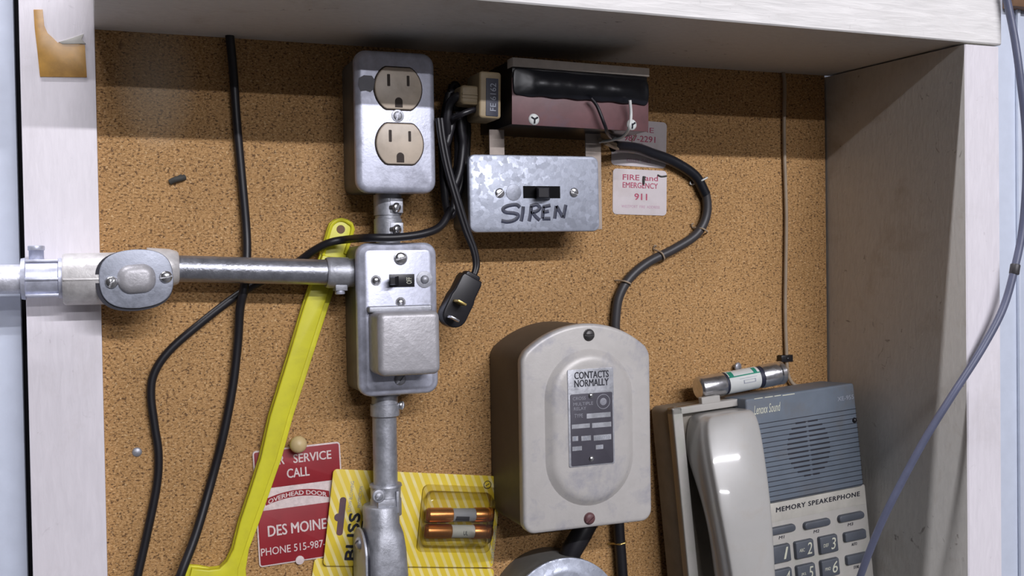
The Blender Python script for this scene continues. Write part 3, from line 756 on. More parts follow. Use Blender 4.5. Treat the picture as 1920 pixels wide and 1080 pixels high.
# embossed stadium
E = rectpx(1022, 654, 1186, 948, C1)
def stad(a0, a1, b0, b1, n=24):
    r_ = (a1-a0)/2; cx_ = (a0+a1)/2
    return [(cx_+r_*math.cos(math.pi*k/n), b1-r_+r_*math.sin(math.pi*k/n)) for k in range(n+1)]+[(cx_+r_*math.cos(math.pi+math.pi*k/n), b0+r_+r_*math.sin(math.pi+math.pi*k/n)) for k in range(n+1)]
g.rings(stad(*E), [(C1-.5, 0), (C1+.1, 0), (C1+.6, .8), (C1+3.2, 3.6), (C1+4.6, 6.2), (C1+5.0, 8.5), (C1+5.1, 11)])
cv = g.build('cover', M['relay'], t)
for x, y, mt_, an in ((1104, 628, 'darksteel', 0), (1105, 972, 'maroon', 35)):
    q = P(x, y, C1); g = MB(); g.slab(circ(q[0], q[1], 4.6), C1-.2, C1+.6, .3); slotted(g, q[0], q[1], C1+.4, 4.2, 2.4, an); g.build('screw', M[mt_], t)
CN = C1+5.2
Fn = Frame((P(1108, 781, CN)[0], P(1108, 781, CN)[1], CN), 0.3)
e = rectpx(1065, 691, 1151, 873, 0, Fn); g = MB(Fn); g.slab(rrect(e[0], e[1], e[2], e[3], 1.5), -.6, .5, .2); npl = g.build('nameplate', M['plate'], t)
text('lettering', 'CONTACTS', (1077, 696, 1141, 709), M['ink'], npl, F=Fn, c=.5, bold=.012)
text('lettering', 'NORMALLY', (1077, 711, 1141, 724), M['ink'], npl, F=Fn, c=.5, bold=.012)
e = rectpx(1070, 737, 1149, 871, .5, Fn); g = MB(Fn); g.slab(rrect(e[0], e[1], e[2], e[3], 1.2), .3, .75, .1); dpl = g.build('data_plate', M['darkplate'], t)
text('lettering', 'CROSS', (1074, 744, 1098, 750), M['platefield'], dpl, F=Fn, c=.75, h=.08)
text('lettering', 'MULTIPLE', (1075, 754, 1112, 760), M['platefield'], dpl, F=Fn, c=.75, h=.08)
text('lettering', 'RELAY', (1076, 763, 1099, 769), M['platefield'], dpl, F=Fn, c=.75, h=.08)
text('lettering', 'TYPE', (1077, 776, 1093, 783), M['platefield'], dpl, F=Fn, c=.75, h=.08)
for (x0, y0, x1, y1) in ((1100, 774, 1145, 783), (1072, 795, 1106, 803), (1110, 792, 1146, 801), (1073, 818, 1084, 827), (1090, 817, 1108, 826), (1113, 815, 1146, 825), (1073, 837, 1091, 845), (1117, 834, 1131, 842)):
    q = rectpx(x0, y0, x1, y1, .75, Fn); g = MB(Fn); g.box(q[0], q[1], q[2], q[3], .6, .85); g.build('value_field', M['plate'], dpl)
for s_, r_ in (('1', (1076, 819, 1080, 826)), ('30', (1095, 818, 1104, 825)), ('115/230', (1117, 817, 1143, 824)), ('110', (1078, 838, 1088, 844)), ('60', (1121, 836, 1128, 841))):
    text('lettering', s_, r_, M['greyink'], dpl, F=Fn, c=.85, h=.05)
q = Fn.pix(1131, 753, .75); g = MB(Fn)
for i in range(24):
    pass
ring = [(q[0]+5.4*math.cos(2*math.pi*k/24), q[1]+5.4*math.sin(2*math.pi*k/24), .8) for k in range(25)]
g.tube(ring, .35, 6, 0); g.slab(circ(q[0], q[1], 2.8, 20), .6, .95, .1); g.tube([(q[0]-1.5, q[1]-1, 1.0), (q[0]+1.5, q[1]+1, 1.0)], .3, 6, 0)
g.build('round_emblem', M['platefield'], dpl)
for x, y in ((1108, 742), (1109, 860)):
    q = Fn.pix(x, y, .75); g = MB(Fn); g.dome(q[0], q[1], .6, 2.3, 1.5); g.build('rivet', M['steel'], t)

# ------------------------------------------------------------------ thick cable with wire clips
CB = [P(1150, 274, 26), P(1192, 278, 14), P(1222, 288, 9), P(1262, 303, 6), P(1303, 330, 5.5), P(1323, 365, 5.5), P(1324, 405, 5.5), P(1305, 440, 5.5), P(1262, 468, 5.5), P(1215, 492, 5.5), P(1180, 522, 5.5), P(1160, 558, 5.5), P(1154, 600, 5.5), P(1154, 625, 5.5)]
t = thing('power_cable', 'thick black cable curving from the transformer down to the relay box', 'cable', CB[5])
g = MB(); g.tube(CB[:6], 4.6, 14); g.build('taped_sleeve', M['blackgloss'], t)
g = MB(); g.tube(CB[4:], 4.0, 14); g.build('cable_jacket', M['greycord'], t)
def clip(px, py, ang, label, mt='beige', w_=7, c=5.5, tail=True):
    q = P(px, py, c); Fk = Frame((q[0], q[1], 0), ang)
    g_ = MB(Fk); g_.tube([(-w_, -.5, .6), (-5.2, 0, 5), (-3, .3, c+4.2), (0, .3, c+5), (3, 0, c+4.2), (5.2, -.4, 5), (w_-1, -.8, .6)], .75, 8)
    if tail: g_.tube([(-w_, -.5, .8), (-w_-2.5, 1.5, 2.2), (-w_-1, 3, 1.5)], .6, 8)
    return tag(recentre(g_.build('cable_clip', M[mt])), label, 'cable clip')
clip(1316, 337, 28, 'bright white wire clip at the top bend of the thick cable', 'label', 7.5)
clip(1316, 432, -25, 'rusty wire clip on the thick cable, at the start of its lower sweep', 'beige')
clip(1238, 480, -60, 'rusty wire clip on the thick cable, midway along its lower sweep', 'beige')
clip(1172, 530, -20, 'rusty wire clip on the thick cable just above the relay box', 'beige', tail=False)
g = MB(); g.tube([P(1159, 960, 8), P(1161, 1000, 8), P(1164, 1040, 8), P(1168, 1100, 8), P(1170, 1150, 8)], 4.6, 14)
tag(recentre(g.build('power_cable', M['black'])), 'straight black cable leaving the bottom of the relay box', 'cable')
clip(1163, 1017, 12, 'wire clip on the black cable under the relay box', 'brass', 8, 8, tail=False)

# ------------------------------------------------------------------ round junction box at the bottom
RC = 40; q = P(1058, 1166, RC)
t = thing('round_junction_box', 'round galvanised junction box cut off by the bottom edge', 'junction box', (q[0], q[1]-50, 0))
g = MB(); g.slab(circ(q[0], q[1], 49, 56), .3, RC-2, 2); g.build('back_box', M['boxside'], t)
g = MB(); g.rings(circ(q[0], q[1], 50, 56), [(RC-3, .3), (RC-2, 0), (RC-.6, .2), (RC, 1.6), (RC, 6), (RC+1.5, 8), (RC+2, 11)]); g.build('cover_plate', M['galv'], t)
g = MB(); g.tube([P(1104, 975, 26), P(1088, 1005, 26), P(1068, 1040, 24), P(1060, 1070, 20)], 8.5, 16, 6)
tag(recentre(g.build('cable_connector', M['black'])), 'stubby black connector between the relay box and the round junction box', 'cable connector')

# ------------------------------------------------------------------ yellow tool
CT = 12
edgeL = [(614, 428), (602, 470), (583, 525), (566, 575), (528, 700), (503, 780), (485, 860), (466, 920), (446, 980), (434, 1028)]
top = [(618, 418), (627, 411), (640, 408), (653, 411), (662, 418), (666, 430)]
edgeR = [(655, 465), (628, 540), (616, 575), (576, 700), (550, 780), (528, 860), (507, 920), (486, 980), (467, 1030), (461, 1067), (465, 1130)]
botL = [(335, 1130), (352, 1060), (372, 1061), (393, 1065), (412, 1063), (424, 1050)]
out = [F0.pix(x, y, 7) for x, y in top+edgeR+botL+edgeL[::-1]]
t = thing('yellow_tool', 'long yellow plastic handle hanging behind the horizontal conduit', 'hand tool', (*F0.pix(540, 700, 6), 4))
g = MB(); g.slab(out, 2.5, 7, .6, .5); g.build('flange', M['yellow'], t)
rl = [(605, 478), (570, 575), (532, 700), (507, 780), (489, 860), (470, 920), (450, 980), (438, 1030), (426, 1054), (412, 1067), (392, 1069), (360, 1066), (344, 1130)]
rr_ = [(445, 1130), (447, 1066), (459, 1030), (476, 980), (498, 920), (519, 860), (541, 780), (567, 700), (607, 575), (640, 485)]
g = MB(); g.slab([F0.pix(x, y, CT) for x, y in rl+rr_], 6, CT, 1.0); g.build('handle_rib', M['yellow'], t)
hc = F0.pix(639, 430, 7)
g = MB()
ringo = circ(hc[0], hc[1], 3.2, 24); g.slab(ringo, 6.5, 7.25); g.build('hang_hole', M['brown'], t)
rim = [F0.pix(x, y, 8) for x, y in ((606, 478), (619, 430), (627, 417), (640, 412), (653, 417), (661, 430), (648, 476))]
g = MB(); g.tube([(x, y, 7.4) for x, y in rim], 1.4, 8); g.build('raised_rim', M['yellow'], t)

# ------------------------------------------------------------------ red service sign
Fr = Frame((*F0.pix(562, 945, 1.5), 1.5), 2.2)
e = (Fr.pix(483, 1010, 0)[0], Fr.pix(639, 860, 0)[0], Fr.pix(560, 1053, 0)[1], Fr.pix(575, 835, 0)[1])
t = thing('service_sign', 'red and white metal service call sign behind the yellow handle', 'sign', tuple(Fr((e[0]+e[1])/2, e[2], -1)))
g = MB(Fr); g.slab(rrect(*e, 2.5), -1.2, 0, .2); g.build('sign_plate', M['pinkwhite'], t)
band0 = Fr.pix(560, 908, 0)[1]; band1 = Fr.pix(560, 949, 0)[1]
g = MB(Fr); g.slab(rrect(e[0]+1.1, e[1]-1.1, band0, e[3]-1.1, 1.5), -.3, .25, .05); g.slab(rrect(e[0]+1.1, e[1]-1.1, e[2]+1.1, band1, 1.5), -.3, .25, .05); g.build('red_field', M['red'], t)
def st_(s_, x0, x1, ytop, ybot, bold=.012, mt='pinkwhite', c=.25):
    text('lettering', s_, (x0, ytop, x1, ybot), M[mt], t, F=Fr, c=c, bold=bold, h=.1)
st_('FOR', 499, 533, 855, 872); st_('SERVICE', 550, 621, 848, 864); st_('CALL', 538, 580, 877, 894); st_('DES MOINES', 502, 622, 978, 998); st_('PHONE 515-987-', 489, 611, 1020, 1034, .004)
x0, x1 = Fr.pix(503, 940, 0)[0], Fr.pix(612, 925, 0)[0]; yb = Fr.pix(507, 945, 0)[1]
g = MB(Fr); L = []
for k in range(25):
    u = k/24; a = x0-2+(x1-x0+4)*u; y = yb-.8+4.0*(1-(2*u-1)**2); L.append([(a, y, 0), (a, y, .2), (a, y+4.8, .2), (a, y+4.8, 0)])
g.loft(L); g.build('ribbon', M['red'], t)
text('lettering', 'OVERHEAD DOOR', (x0, x1, yb, yb+3.2), M['pinkwhite'], t, F=Fr, c=.2, pixels=False, arc=4.0, bold=.02, h=.1)
q = Fr.pix(562, 1050, 0); g = MB(Fr); g.lathe((q[0], q[1], 0), (q[0], q[1], 1.2), [(0, 3.4), (.8, 3.2), (1, 2.4)], 20); g.build('bottom_rivet', M['pinkwhite'], t)
q = P(559, 833, 9); g = MB(); g.lathe((q[0], q[1], 0.5), (q[0], q[1], 15), [(0, 2), (.35, 2), (.4, 4.2), (.5, 5.8), (.65, 6.4), (.8, 5.8), (.93, 3.6), (1, .5)], 28)
tag(recentre(g.build('push_pin', M['pin'])), 'round wooden push pin at the top of the red service sign', 'push pin')

# ------------------------------------------------------------------ yellow fuse cards
def card(corners, c, label, full):
    q = [Vector(F0.pix(x, y, c)) for x, y in corners]
    wv = ((q[1]-q[0])+(q[2]-q[3]))/2; hv = ((q[0]-q[3])+(q[1]-q[2]))/2; cen = sum(q, Vector((0, 0)))/4
    Fk = Frame((cen.x, cen.y, c), math.degrees(math.atan2(wv.y, wv.x)))
    W, H = wv.length, hv.length
    t = thing('fuse_card', label, 'fuse package', (cen.x, cen.y-H/2, 0))
    g = MB(Fk); g.slab(rrect(-W/2, W/2, -H/2, H/2, 3), -.6, 0, .15); g.build('backing_card', M['card'], t)
    return t, Fk, W, H
tl, Fk2, W2, H2 = card([(578, 1048), (912, 1066), (915, 1250), (572, 1240)], 2.2, 'lower yellow fuse card, mostly below the frame', False)
tc, Fk, W, H = card([(621, 880), (927, 893), (938, 1064), (610, 1060)], 5.5, 'upper yellow striped fuse card holding two copper capped fuses', True)
e = rectpx(634, 932, 646, 1004, 0, Fk)
g = MB(Fk); g.slab(rrect(*e, 2.2), -.1, .15); q = Fk.pix(634, 970, 0); g.slab(circ(q[0], q[1], 3.0, 20), -.1, .14); g.build('hang_slot', M['maroon'], tc)
text('lettering', 'BUSS', (651, 962, 671, 1050), M['ink'], tc, F=Fk, c=.1, quarter=1, bold=.024, h=.08)
text('lettering', 'FUSES', (676, 958, 694, 1060), M['ink'], tc, F=Fk, c=.1, quarter=1, bold=.024, h=.08)
text('lettering', 'SLOW BLOWING', (655, 902, 661, 960), M['greyink'], tc, F=Fk, c=.1, quarter=1, h=.05)
text('lettering', 'PROTECTION', (672, 912, 678, 952), M['greyink'], tc, F=Fk, c=.1, quarter=1, h=.05)
text('lettering', 'McGRAW EDISON COMPANY', (923, 985, 929, 1056), M['greyink'], tc, F=Fk, c=.1, quarter=1, h=.05)
q = Fk.pix(914, 909, .1); g = MB(Fk); g.tube([(q[0]+3*math.cos(2*math.pi*k/20), q[1]+3*math.sin(2*math.pi*k/20), .2) for k in range(21)], .3, 6, 0); g.tube([(q[0]-1.5, q[1]-1, .2), (q[0]+1.5, q[1]+1, .2)], .3, 6, 0); g.build('round_mark', M['ink'], tc)
# blister
eb = rectpx(786, 910, 925, 1036, 0, Fk); ec = rectpx(797, 934, 925, 1018, 12, Fk)
g = MB(Fk)
g.loft([[(x, y, .1) for x, y in rrect(*eb, 5)], [(x, y, 1.4) for x, y in inset(rrect(*eb, 5), .8)], [(x, y, 1.6) for x, y in rrect(eb[0]+3.5, eb[1]-3.5, eb[2]+4, eb[3]-4, 5)],
        [(x, y, 13) for x, y in rrect(ec[0], ec[1], ec[2], ec[3], 4)], [(x, y, 14.5) for x, y in rrect(ec[0]+1.5, ec[1]-1.5, ec[2]+1.5, ec[3]-1.5, 3.5)]], cap0=False)
g.build('clear_blister', M['clear'], tc)
def cart(F, p0, p1, r, name, label, capm, tube_mats, fr_):
    """cartridge fuse lying along a line"""
    t = thing(name, label, 'fuse', tuple(F(*((Vector(p0)+Vector(p1))/2))))
    p0 = Vector(p0); p1 = Vector(p1); d = p1-p0
    g = MB(F); g.lathe(p0, p0+d*fr_[0], [(0, r*.8), (.06, r*.97), (.12, r), (.92, r), (1, r*.96)], 32); g.build('end_cap', M[capm], t)
    g = MB(F); g.lathe(p0+d*fr_[1], p1, [(0, r*.96), (.05, r), (.62, r), (.66, r*.88), (.72, r*.88), (.76, r), (.92, r), (1, r*.8)], 32); g.build('end_cap', M[capm], t)
    g = MB(F); g.lathe(p0+d*(fr_[0]-.01), p0+d*(fr_[1]+.01), [(0, r*.9), (1, r*.9)], 32); b_ = g.build('fuse_tube', M[tube_mats[0]], t)
    return t, b_, p0, d
for k, (x0, y0, x1, y1, lab, tm) in enumerate(((800, 966, 924, 965, 'upper of the two copper capped fuses in the clear blister, dark label', 'greyink'), (797, 996, 922, 997, 'lower of the two copper capped fuses in the clear blister, white label', 'label'))):
    q0 = (*Fk.pix(x0, y0, 7), 6.4); q1 = (*Fk.pix(x1, y1, 7), 6.4)
    t, b_, p0, d = cart(Fk, q0, q1, 5.6, 'cartridge_fuse', lab, 'copper', (tm,), (.38, .72)); t['group'] = 'fuses in the blister pack'
    q_ = p0+d*.5
    if k == 0:
        g = MB(Fk); g.box(q_.x-4.5, q_.x+6.5, q_.y-3.6, q_.y-.2, 9, 11.6, .3); g.build('dark_print', M['ink'], t)
    else:
        text('lettering', 'UL', (q_.x+2.5, q_.x+6, q_.y-1.8, q_.y+1.4), M['ink'], t, F=Fk, c=11.45, pixels=False, h=.1)

# ------------------------------------------------------------------ black cords
def cord(pts, r, name, mat, label, cat='cord', n=12):
    g_ = MB(); g_.tube(pts, r, n); return tag(recentre(g_.build(name, M[mat])), label, cat)
cord([P(428, 40, 8), P(430, 60, 8), P(437, 130, 6), P(444, 230, 5), P(453, 330, 5), P(461, 420, 6), P(463, 470, 8.5), P(461, 510, 11), P(457, 545, 11.5), P(450, 580, 9), P(446, 640, 6), P(437, 720, 5), P(420, 810, 5), P(397, 900, 5), P(368, 1000, 12), P(338, 1080, 18), P(318, 1140, 18)], 3.2, 'black_cable', 'black', 'long black cord dropping from the shelf past the horizontal conduit')
cord([P(846, 392, 40), P(826, 424, 46), P(795, 438, 50), P(745, 445, 51), P(690, 446, 46), P(650, 449, 22), P(618, 455, 17.5), P(588, 470, 12), P(560, 490, 6), P(520, 512, 4), P(480, 533, 3.6), P(440, 557, 3.6), P(380, 603, 3.8), P(320, 655, 4), P(290, 698, 4), P(283, 740, 4), P(290, 800, 4), P(297, 850, 4), P(294, 910, 4), P(276, 1000, 5), P(258, 1080, 6), P(245, 1140, 6)], 3.0, 'black_cable', 'black', 'black cord crossing left over the yellow handle, then bending down beside the white upright')
# coil of cord behind the outlet box
g = MB()
for k, (dx, dc, yt_, yb2) in enumerate(((0, 18, 150, 395), (8, 26, 170, 372), (-6, 34, 165, 405), (14, 12, 185, 380), (4, 40, 205, 350))):
    g.tube([P(848+dx, yt_+10, dc), P(836+dx*.7, yt_+60, dc+2), P(832+dx*.5, (yt_+yb2)/2, dc+3), P(838+dx*.5, yb2-25, dc+2), P(848+dx*.4, yb2, dc), P(858+dx, yb2-30, dc-1), P(864+dx*.8, (yt_+yb2)/2, dc-2), P(862+dx, yt_+50, dc-1), P(856+dx, yt_+12, dc), P(848+dx, yt_+10, dc)], 3.0, 10, 6)
tag(recentre(g.build('cord_coil', M['black'])), 'bunched coil of black cord hanging right of the outlet box', 'cord')
cord([P(846, 230, 42), P(850, 222, 48), P(866, 214, 54), P(884, 207, 54), P(905, 203, 50)], 2.2, 'black_cable', 'blacksoft', 'short loop of black cord curling under the tan plug')
cord([P(868, 180, 52), P(853, 183, 50), P(842, 198, 46), P(838, 230, 44), P(840, 262, 40)], 3.2, 'black_cable', 'black', 'black cord leading from the stem of the tan plug down into the coil')
# hanging plug on twin flex
t = thing('hanging_plug', 'black two-prong plug hanging open on twin flex beside the toggle switch box', 'plug', P(862, 565, 50))
for dx, nm in ((-3.2, 0), (3.2, 1)):
    g = MB(); g.tube([P(824+dx, 222, 52), P(829+dx, 260, 53), P(840+dx, 315, 54), P(857+dx, 375, 55), P(874+dx, 430, 55), P(889+dx*.8, 470, 55), P(893+dx*.7, 498, 55), P(887+dx*.4, 520, 56)], 1.9, 10); g.build('flex_strand', M['black'], t)
pc = P(862, 565, 56); Fg = Frame((pc[0], pc[1], 56), -28)
Ln = (Vector(P(886, 518, 56))-Vector(P(845, 610, 56))).length
o = [(x, y) for x, y in rrect(-8.8, 8.8, -Ln/2, Ln/2+2, 3)]
o = [(-9.5, -Ln/2+9)]+[(9.5*math.cos(R(180+15*k)), -Ln/2+9+9.5*math.sin(R(180+15*k))) for k in range(1, 12)]+[(9.5, -Ln/2+9), (9.5, 2), (8.6, 6), (8.6, Ln/2-3), (7.6, Ln/2), (-7.6, Ln/2), (-8.6, Ln/2-3), (-8.6, 6), (-9.5, 2)]
g = MB(Fg); g.slab(o, -9, 5, 1.2, 1.2); g.slab(rrect(-6, 6, Ln/2-4, Ln/2+3, 2), -6, 3, 1)
g.build('plug_body', M['blacksoft'], t)
q = Fg.pix(858, 567, 6); g = MB(Fg); g.box(q[0]-3.5, q[0]+3.5, q[1]-.8, q[1]+.8, 4.5, 17, .3); g.build('prong', M['brass'], t)
q = Fg.pix(845, 597, 6); g = MB(Fg); g.box(q[0]-3.5, q[0]+3.5, q[1]-.8, q[1]+.8, 4.5, 17, .3); g.build('prong', M['steel'], t)

# ------------------------------------------------------------------ thin wire on the right
cord([P(1468, 132, 3), P(1471, 160, 3), P(1470, 230, 3), P(1471, 300, 3), P(1474, 400, 3), P(1473, 500, 3), P(1472, 580, 3), P(1474, 650, 3.2), P(1477, 700, 4), P(1490, 722, 6), P(1512, 722, 8)], 1.7, 'bell_wire', 'beige', 'thin beige wire running down the board near the right board', 'wire', 10)
q = P(1471, 672, 3); g = MB(); g.box(q[0]-6, q[0]+6.5, q[1]-3, q[1]+3.2, .3, 7, 1); g.dome(q[0]+1, q[1], 6.8, 1.6, 1)
tag(recentre(g.build('wire_clip', M['blacksoft'])), 'small black plastic clip holding the thin beige wire above the telephone', 'cable clip')
q = P(1380, 688, 3); g = MB(); Fq = Frame((q[0], q[1], 0), 0, 0, 15); g = MB(Fq); g.cyl((0, 0, -1), (0, 0, 4), 1.5); slotted(g, 0, 0, 4, 4, 2.2, 60)
tag(recentre(g.build('board_screw', M['zincdull'])), 'lone steel screw in the board above the telephone', 'screw')
q = P(257, 848, 1); g = MB(); g.dome(q[0], q[1], .1, 3.4, 1.6)
tag(recentre(g.build('nail_head', M['zincdull'])), 'grey nail head in the board left of the bent black cord', 'nail')
q = P(333, 336, 3); g = MB(); g.loft([[(q[0]-5.5, q[1]-1.5+.0*k, .2), (q[0]-5.5, q[1]-1.5, .3)] for k in (0,)] + [], False, False) if False else None
g.tube([(q[0]-5, q[1]-2, 1), (q[0]-2, q[1]-.5, 2.2), (q[0]+2, q[1]+.6, 2.4), (q[0]+5, q[1]+1.6, 1)], 2.1, 10); g.tube([(q[0]-1, q[1]+1, 2), (q[0]+3, q[1]+3, 1.6)], .9, 8)
tag(recentre(g.build('wood_splinter', M['debris'])), 'small dark lump stuck on the board left of the outlet box', 'dirt')

# ------------------------------------------------------------------ tape remnant on the left upright
tp = [(63, 18), (80, 18), (83, 48), (89, 62), (98, 70), (108, 80), (130, 80), (159, 84), (163, 145), (75, 144), (70, 95), (65, 52)]
g = MB(); g.slab([F0.pix(x, y, 9.3) for x, y in tp], 9.05, 9.6, .1)
t_ = thing('tape_remnant', 'torn yellow-brown tape scrap stuck on the white upright', 'tape', (*F0.pix(115, 144, 9), 9))
g.build('brown_tape', M['tape'], t_)
g = MB(); g.slab([F0.pix(x, y, 9.3) for x, y in ((110, 79), (124, 75), (157, 64), (153, 74), (161, 82), (118, 83))], 9.05, 9.9, .1); g.build('torn_paper', M['cream'], t_)

# ------------------------------------------------------------------ telephone
PC = 45.0
po = P(1395, 748, PC)
Fh = Frame((po[0], po[1], PC), 3.8, -3.0)
t = thing('wall_telephone', 'ivory memory speakerphone with grey speaker panel hung beside the right board', 'telephone', tuple(Fh(0, -180, -40)))
HB = -210                                  # bottom of the set, below the frame
lA = Fh.pix(1262, 775, 0)[0]; rA = Fh.pix(1618, 820, 8)[0]; tB = Fh.pix(1330, 756, 0)[1]
g = MB(Fh)
g.slab(rrect(lA+1, rA-1, HB, tB-1, 5), -39, -8, 1, 1); g.build('base', M['phonebase'], t)  # darker base colour carries the shade on the side of the phone
# left rim and top bar around the handset well
g = MB(Fh); wi = Fh.pix(1283, 800, 0)[0]; kA = Fh.pix(1440, 945, 8)[0]; wt = Fh.pix(1340, 768, 0)[1]
gA = Fh.pix(1397, 748, 12)[0]
g.slab(rrect(lA, wi, HB, tB, 1.2), -9, 0, 1); g.slab(rrect(lA, gA+4, wt, tB, 1.2), -9, 0, 1)
nt_ = rectpx(1317, 741, 1352, 760, 0, Fh); g.slab(rrect(nt_[0], nt_[1], nt_[2], nt_[3]-1, .8), -6, -1, .5)
g.build('cradle_frame', M['phone'], t)
# finger grooves inside the well
g = MB(Fh)
for k in range(24):
    y = Fh.pix(1330, 975, -10)[1]-k*3.4
    if y < HB+4: break
    g.box(wi+7, wi+24, y, y+1.6, -14.2, -12.6, .3)
g.build('index_card', M['boxside'], t)
# grille panel
gR = Fh.pix(1609, 800, 12)[0]; gT = Fh.pix(1500, 733, 12)[1]; gBm = Fh.pix(1535, 927, 12)[1]
g = MB(Fh); g.slab(rrect(gA, gR, gBm, gT, 2.5), -30, 12, 1.6); gp = g.build('speaker_panel', M['grille'], t)
# side lines
y0 = Fh.pix(1500, 783, 12)[1]; nl = 16; gl = MB(Fh); gs = MB(Fh)
cxs = Fh.pix(1518, 842, 12)[0]; cys = Fh.pix(1518, 842, 12)[1]
step = (y0-gBm-1.5)/nl
for k in range(nl+1):
    y = y0-k*step
    gl.box(gA+1.5, gR-.3, y-.3, y+.3, 11.9, 12.06)
    dy = y-step*.5-cys
    if abs(dy) < 25:
        hw = math.sqrt(max(0, 25**2-dy*dy))*.88
        if hw > 3:
            yy = y
            dy2 = yy-cys
            gs.box(cxs-hw, cxs-1.3, yy-.85, yy+.55, 11.85, 12.12); gs.box(cxs+1.0, cxs+hw*.95, yy-.85, yy+.55, 11.85, 12.12)
gl.build('panel_lines', M['groove'], gp); gs.build('sound_slots', M['groove'], gp)
text('lettering', 'Lenoxx Sound', (1413, 757, 1464, 774), M['keytext'], gp, F=Fh, c=12.05, shear=.4, h=.06)
g = MB(Fh)
for x0, x1 in ((1414, 1430), (1434, 1449), (1452, 1464), (1467, 1490)):
    q = rectpx(x0, 746-(x0-1414)*.13, x1, 747.6-(x0-1414)*.13, 12, Fh); g.box(q[0], q[1], q[2], q[3], 11.95, 12.1)
g.build('white_line', M['keytext'], gp)
text('lettering', 'XE-955', (1570, 742, 1601, 750), M['greyink'], gp, F=Fh, c=12.05, h=.06)
q = Fh.pix(1602, 788, 12); g = MB(Fh); g.dome(q[0], q[1], 11.6, 2.4, 2.4); g.build('pin_jack', M['blacksoft'], gp)
# keypad panel
kR = Fh.pix(1626, 950, 9)[0]
g = MB(Fh); g.slab(rrect(gA+2, kR, HB, gBm+.5, 2), -30, 9, 1); kp = g.build('keypad_panel', M['phone'], t)
e = (Fh.pix(1446, 960, 9)[0], kR-1, Fh.pix(1535, 962, 9)[1], gBm-.8); g = MB(Fh); g.box(e[0]-18, e[1], e[2], e[3], 8.8, 9.25, .1); g.build('name_strip', M['cream'], kp)
mc = lambda x, y, c=9.3: Fh.pix(x, y, c)
q0 = mc(1455, 957); q1 = mc(1612, 925)
text('lettering', 'MEMORY SPEAKERPHONE', (q0[0], q1[0], (q0[1]+q1[1])/2-1.9, (q0[1]+q1[1])/2+1.9), M['ink'], kp, F=Fh, c=9.25, bold=.03, spacing=1.15, pixels=False, shear=.1)
def key(cx_, cy_, w_, h_, name, tx=None, sub_=None, r=1.8, below=None):
    q = Fh.pix(cx_, cy_, 10)
    g = MB(Fh); g.rings(rrect(q[0]-w_/2, q[0]+w_/2, q[1]-h_/2, q[1]+h_/2, r), [(8.5, 0), (11, .2), (12, .7), (12.3, 1.4)]); k_ = g.build(name, M['key'], t)
    if tx: text('lettering', tx, (q[0]+w_*.08, q[0]+w_*.36, q[1]-h_*.30, q[1]+h_*.34), M['keytext'], k_, F=Fh, c=12.3, pixels=False, shear=.25, h=.08)
    if sub_: text('lettering', sub_, (q[0]-w_*.32, q[0]-w_*.03, q[1]-h_*.10, q[1]+h_*.08), M['keytext'], k_, F=Fh, c=12.3, pixels=False, shear=.2, h=.06)
    if below: text('lettering', below, (q[0]-3.2, q[0]+2.6, q[1]-h_/2-4.4, q[1]-h_/2-2.0), M['ink'], kp, F=Fh, c=9.05, pixels=False, bold=.02, shear=.2, h=.06)
key(1466, 993, 26, 6.6, 'memory_button', below='M1', r=3); key(1531, 982, 27, 6.6, 'memory_button', below='M2', r=3); key(1595, 969, 27, 6.6, 'memory_button', below='M3', r=3)
key(1463, 1038, 19, 15, 'number_key', '1'); key(1507, 1029, 19, 15, 'number_key', '2', 'ABC'); key(1552, 1020, 19, 15, 'number_key', '3', 'DEF')
key(1602, 1004, 23, 8.5, 'function_button', below='AUTO', r=2); key(1606, 1047, 23, 8.5, 'function_button', below='STORE', r=2)
key(1466, 1083, 19, 15, 'number_key', '4', 'GHI'); key(1510, 1074, 19, 15, 'number_key', '5', 'JKL'); key(1555, 1064, 19, 15, 'number_key', '6', 'MNO')
key(1512, 1120, 19, 15, 'number_key', '8', 'TUV'); key(1559, 1110, 19, 15, 'number_key', '9', 'WXY')
# handset, lofted in the phone's own frame
HF = 34.0
stn = [(772, 1322, 1400, .0), (776, 1308, 1410, .5), (788, 1303, 1420, 1), (815, 1304, 1427, 1), (850, 1308, 1433, 1), (900, 1318, 1440, 1), (950, 1327, 1446, 1), (1000, 1337, 1450, 1), (1050, 1346, 1453, 1), (1090, 1352, 1455, 1), (1180, 1366, 1460, 1)]
L = []
for i, (y, xl, xr_, k) in enumerate(stn):
    b_ = Fh.pix((xl+xr_)/2, y, HF)[1]; al = Fh.pix(xl+6, y, HF-12)[0]; ar = Fh.pix(xr_, y, HF-6)[0]
    cf = {772: 17, 776: 21, 788: 24, 815: 28, 850: 33, 900: 39, 950: 43.2, 1000: 46, 1050: 47.8, 1090: 48.6, 1180: 49}[y]
    b_ = Fh.pix((xl+xr_)/2, y, cf-4)[1]; fl_ = Fh.pix(xl+30, y, cf)[0]; al = Fh.pix(xl+4, y, cf-14)[0]; ar = Fh.pix(xr_, y, cf-6)[0]
    if y <= 850: cb = -12
    elif y <= 900: cb = -2
    elif y <= 960: cb = 8
    else: cb = 12
    bl = al+(3 if y < 880 else 8); cr = 2.6
    L.append([(bl, b_, cb), (al+.5, b_, min(cb+6, cf-14)), (al, b_, cf-12), (al+2.2, b_, cf-8-cr*.5), (fl_-1.2, b_, cf-1.6-cr), (fl_-.2, b_, cf-.7-cr), (fl_+1.5, b_, cf-.1-cr), (fl_+7, b_, cf-cr*.5), ((fl_+ar)/2+2, b_, cf+.3), (ar-6, b_, cf-.3), (ar-1.5, b_, cf-3), (ar, b_, cf-9), (ar, b_, min(cb+6, cf-12)), (ar-2, b_, cb)])
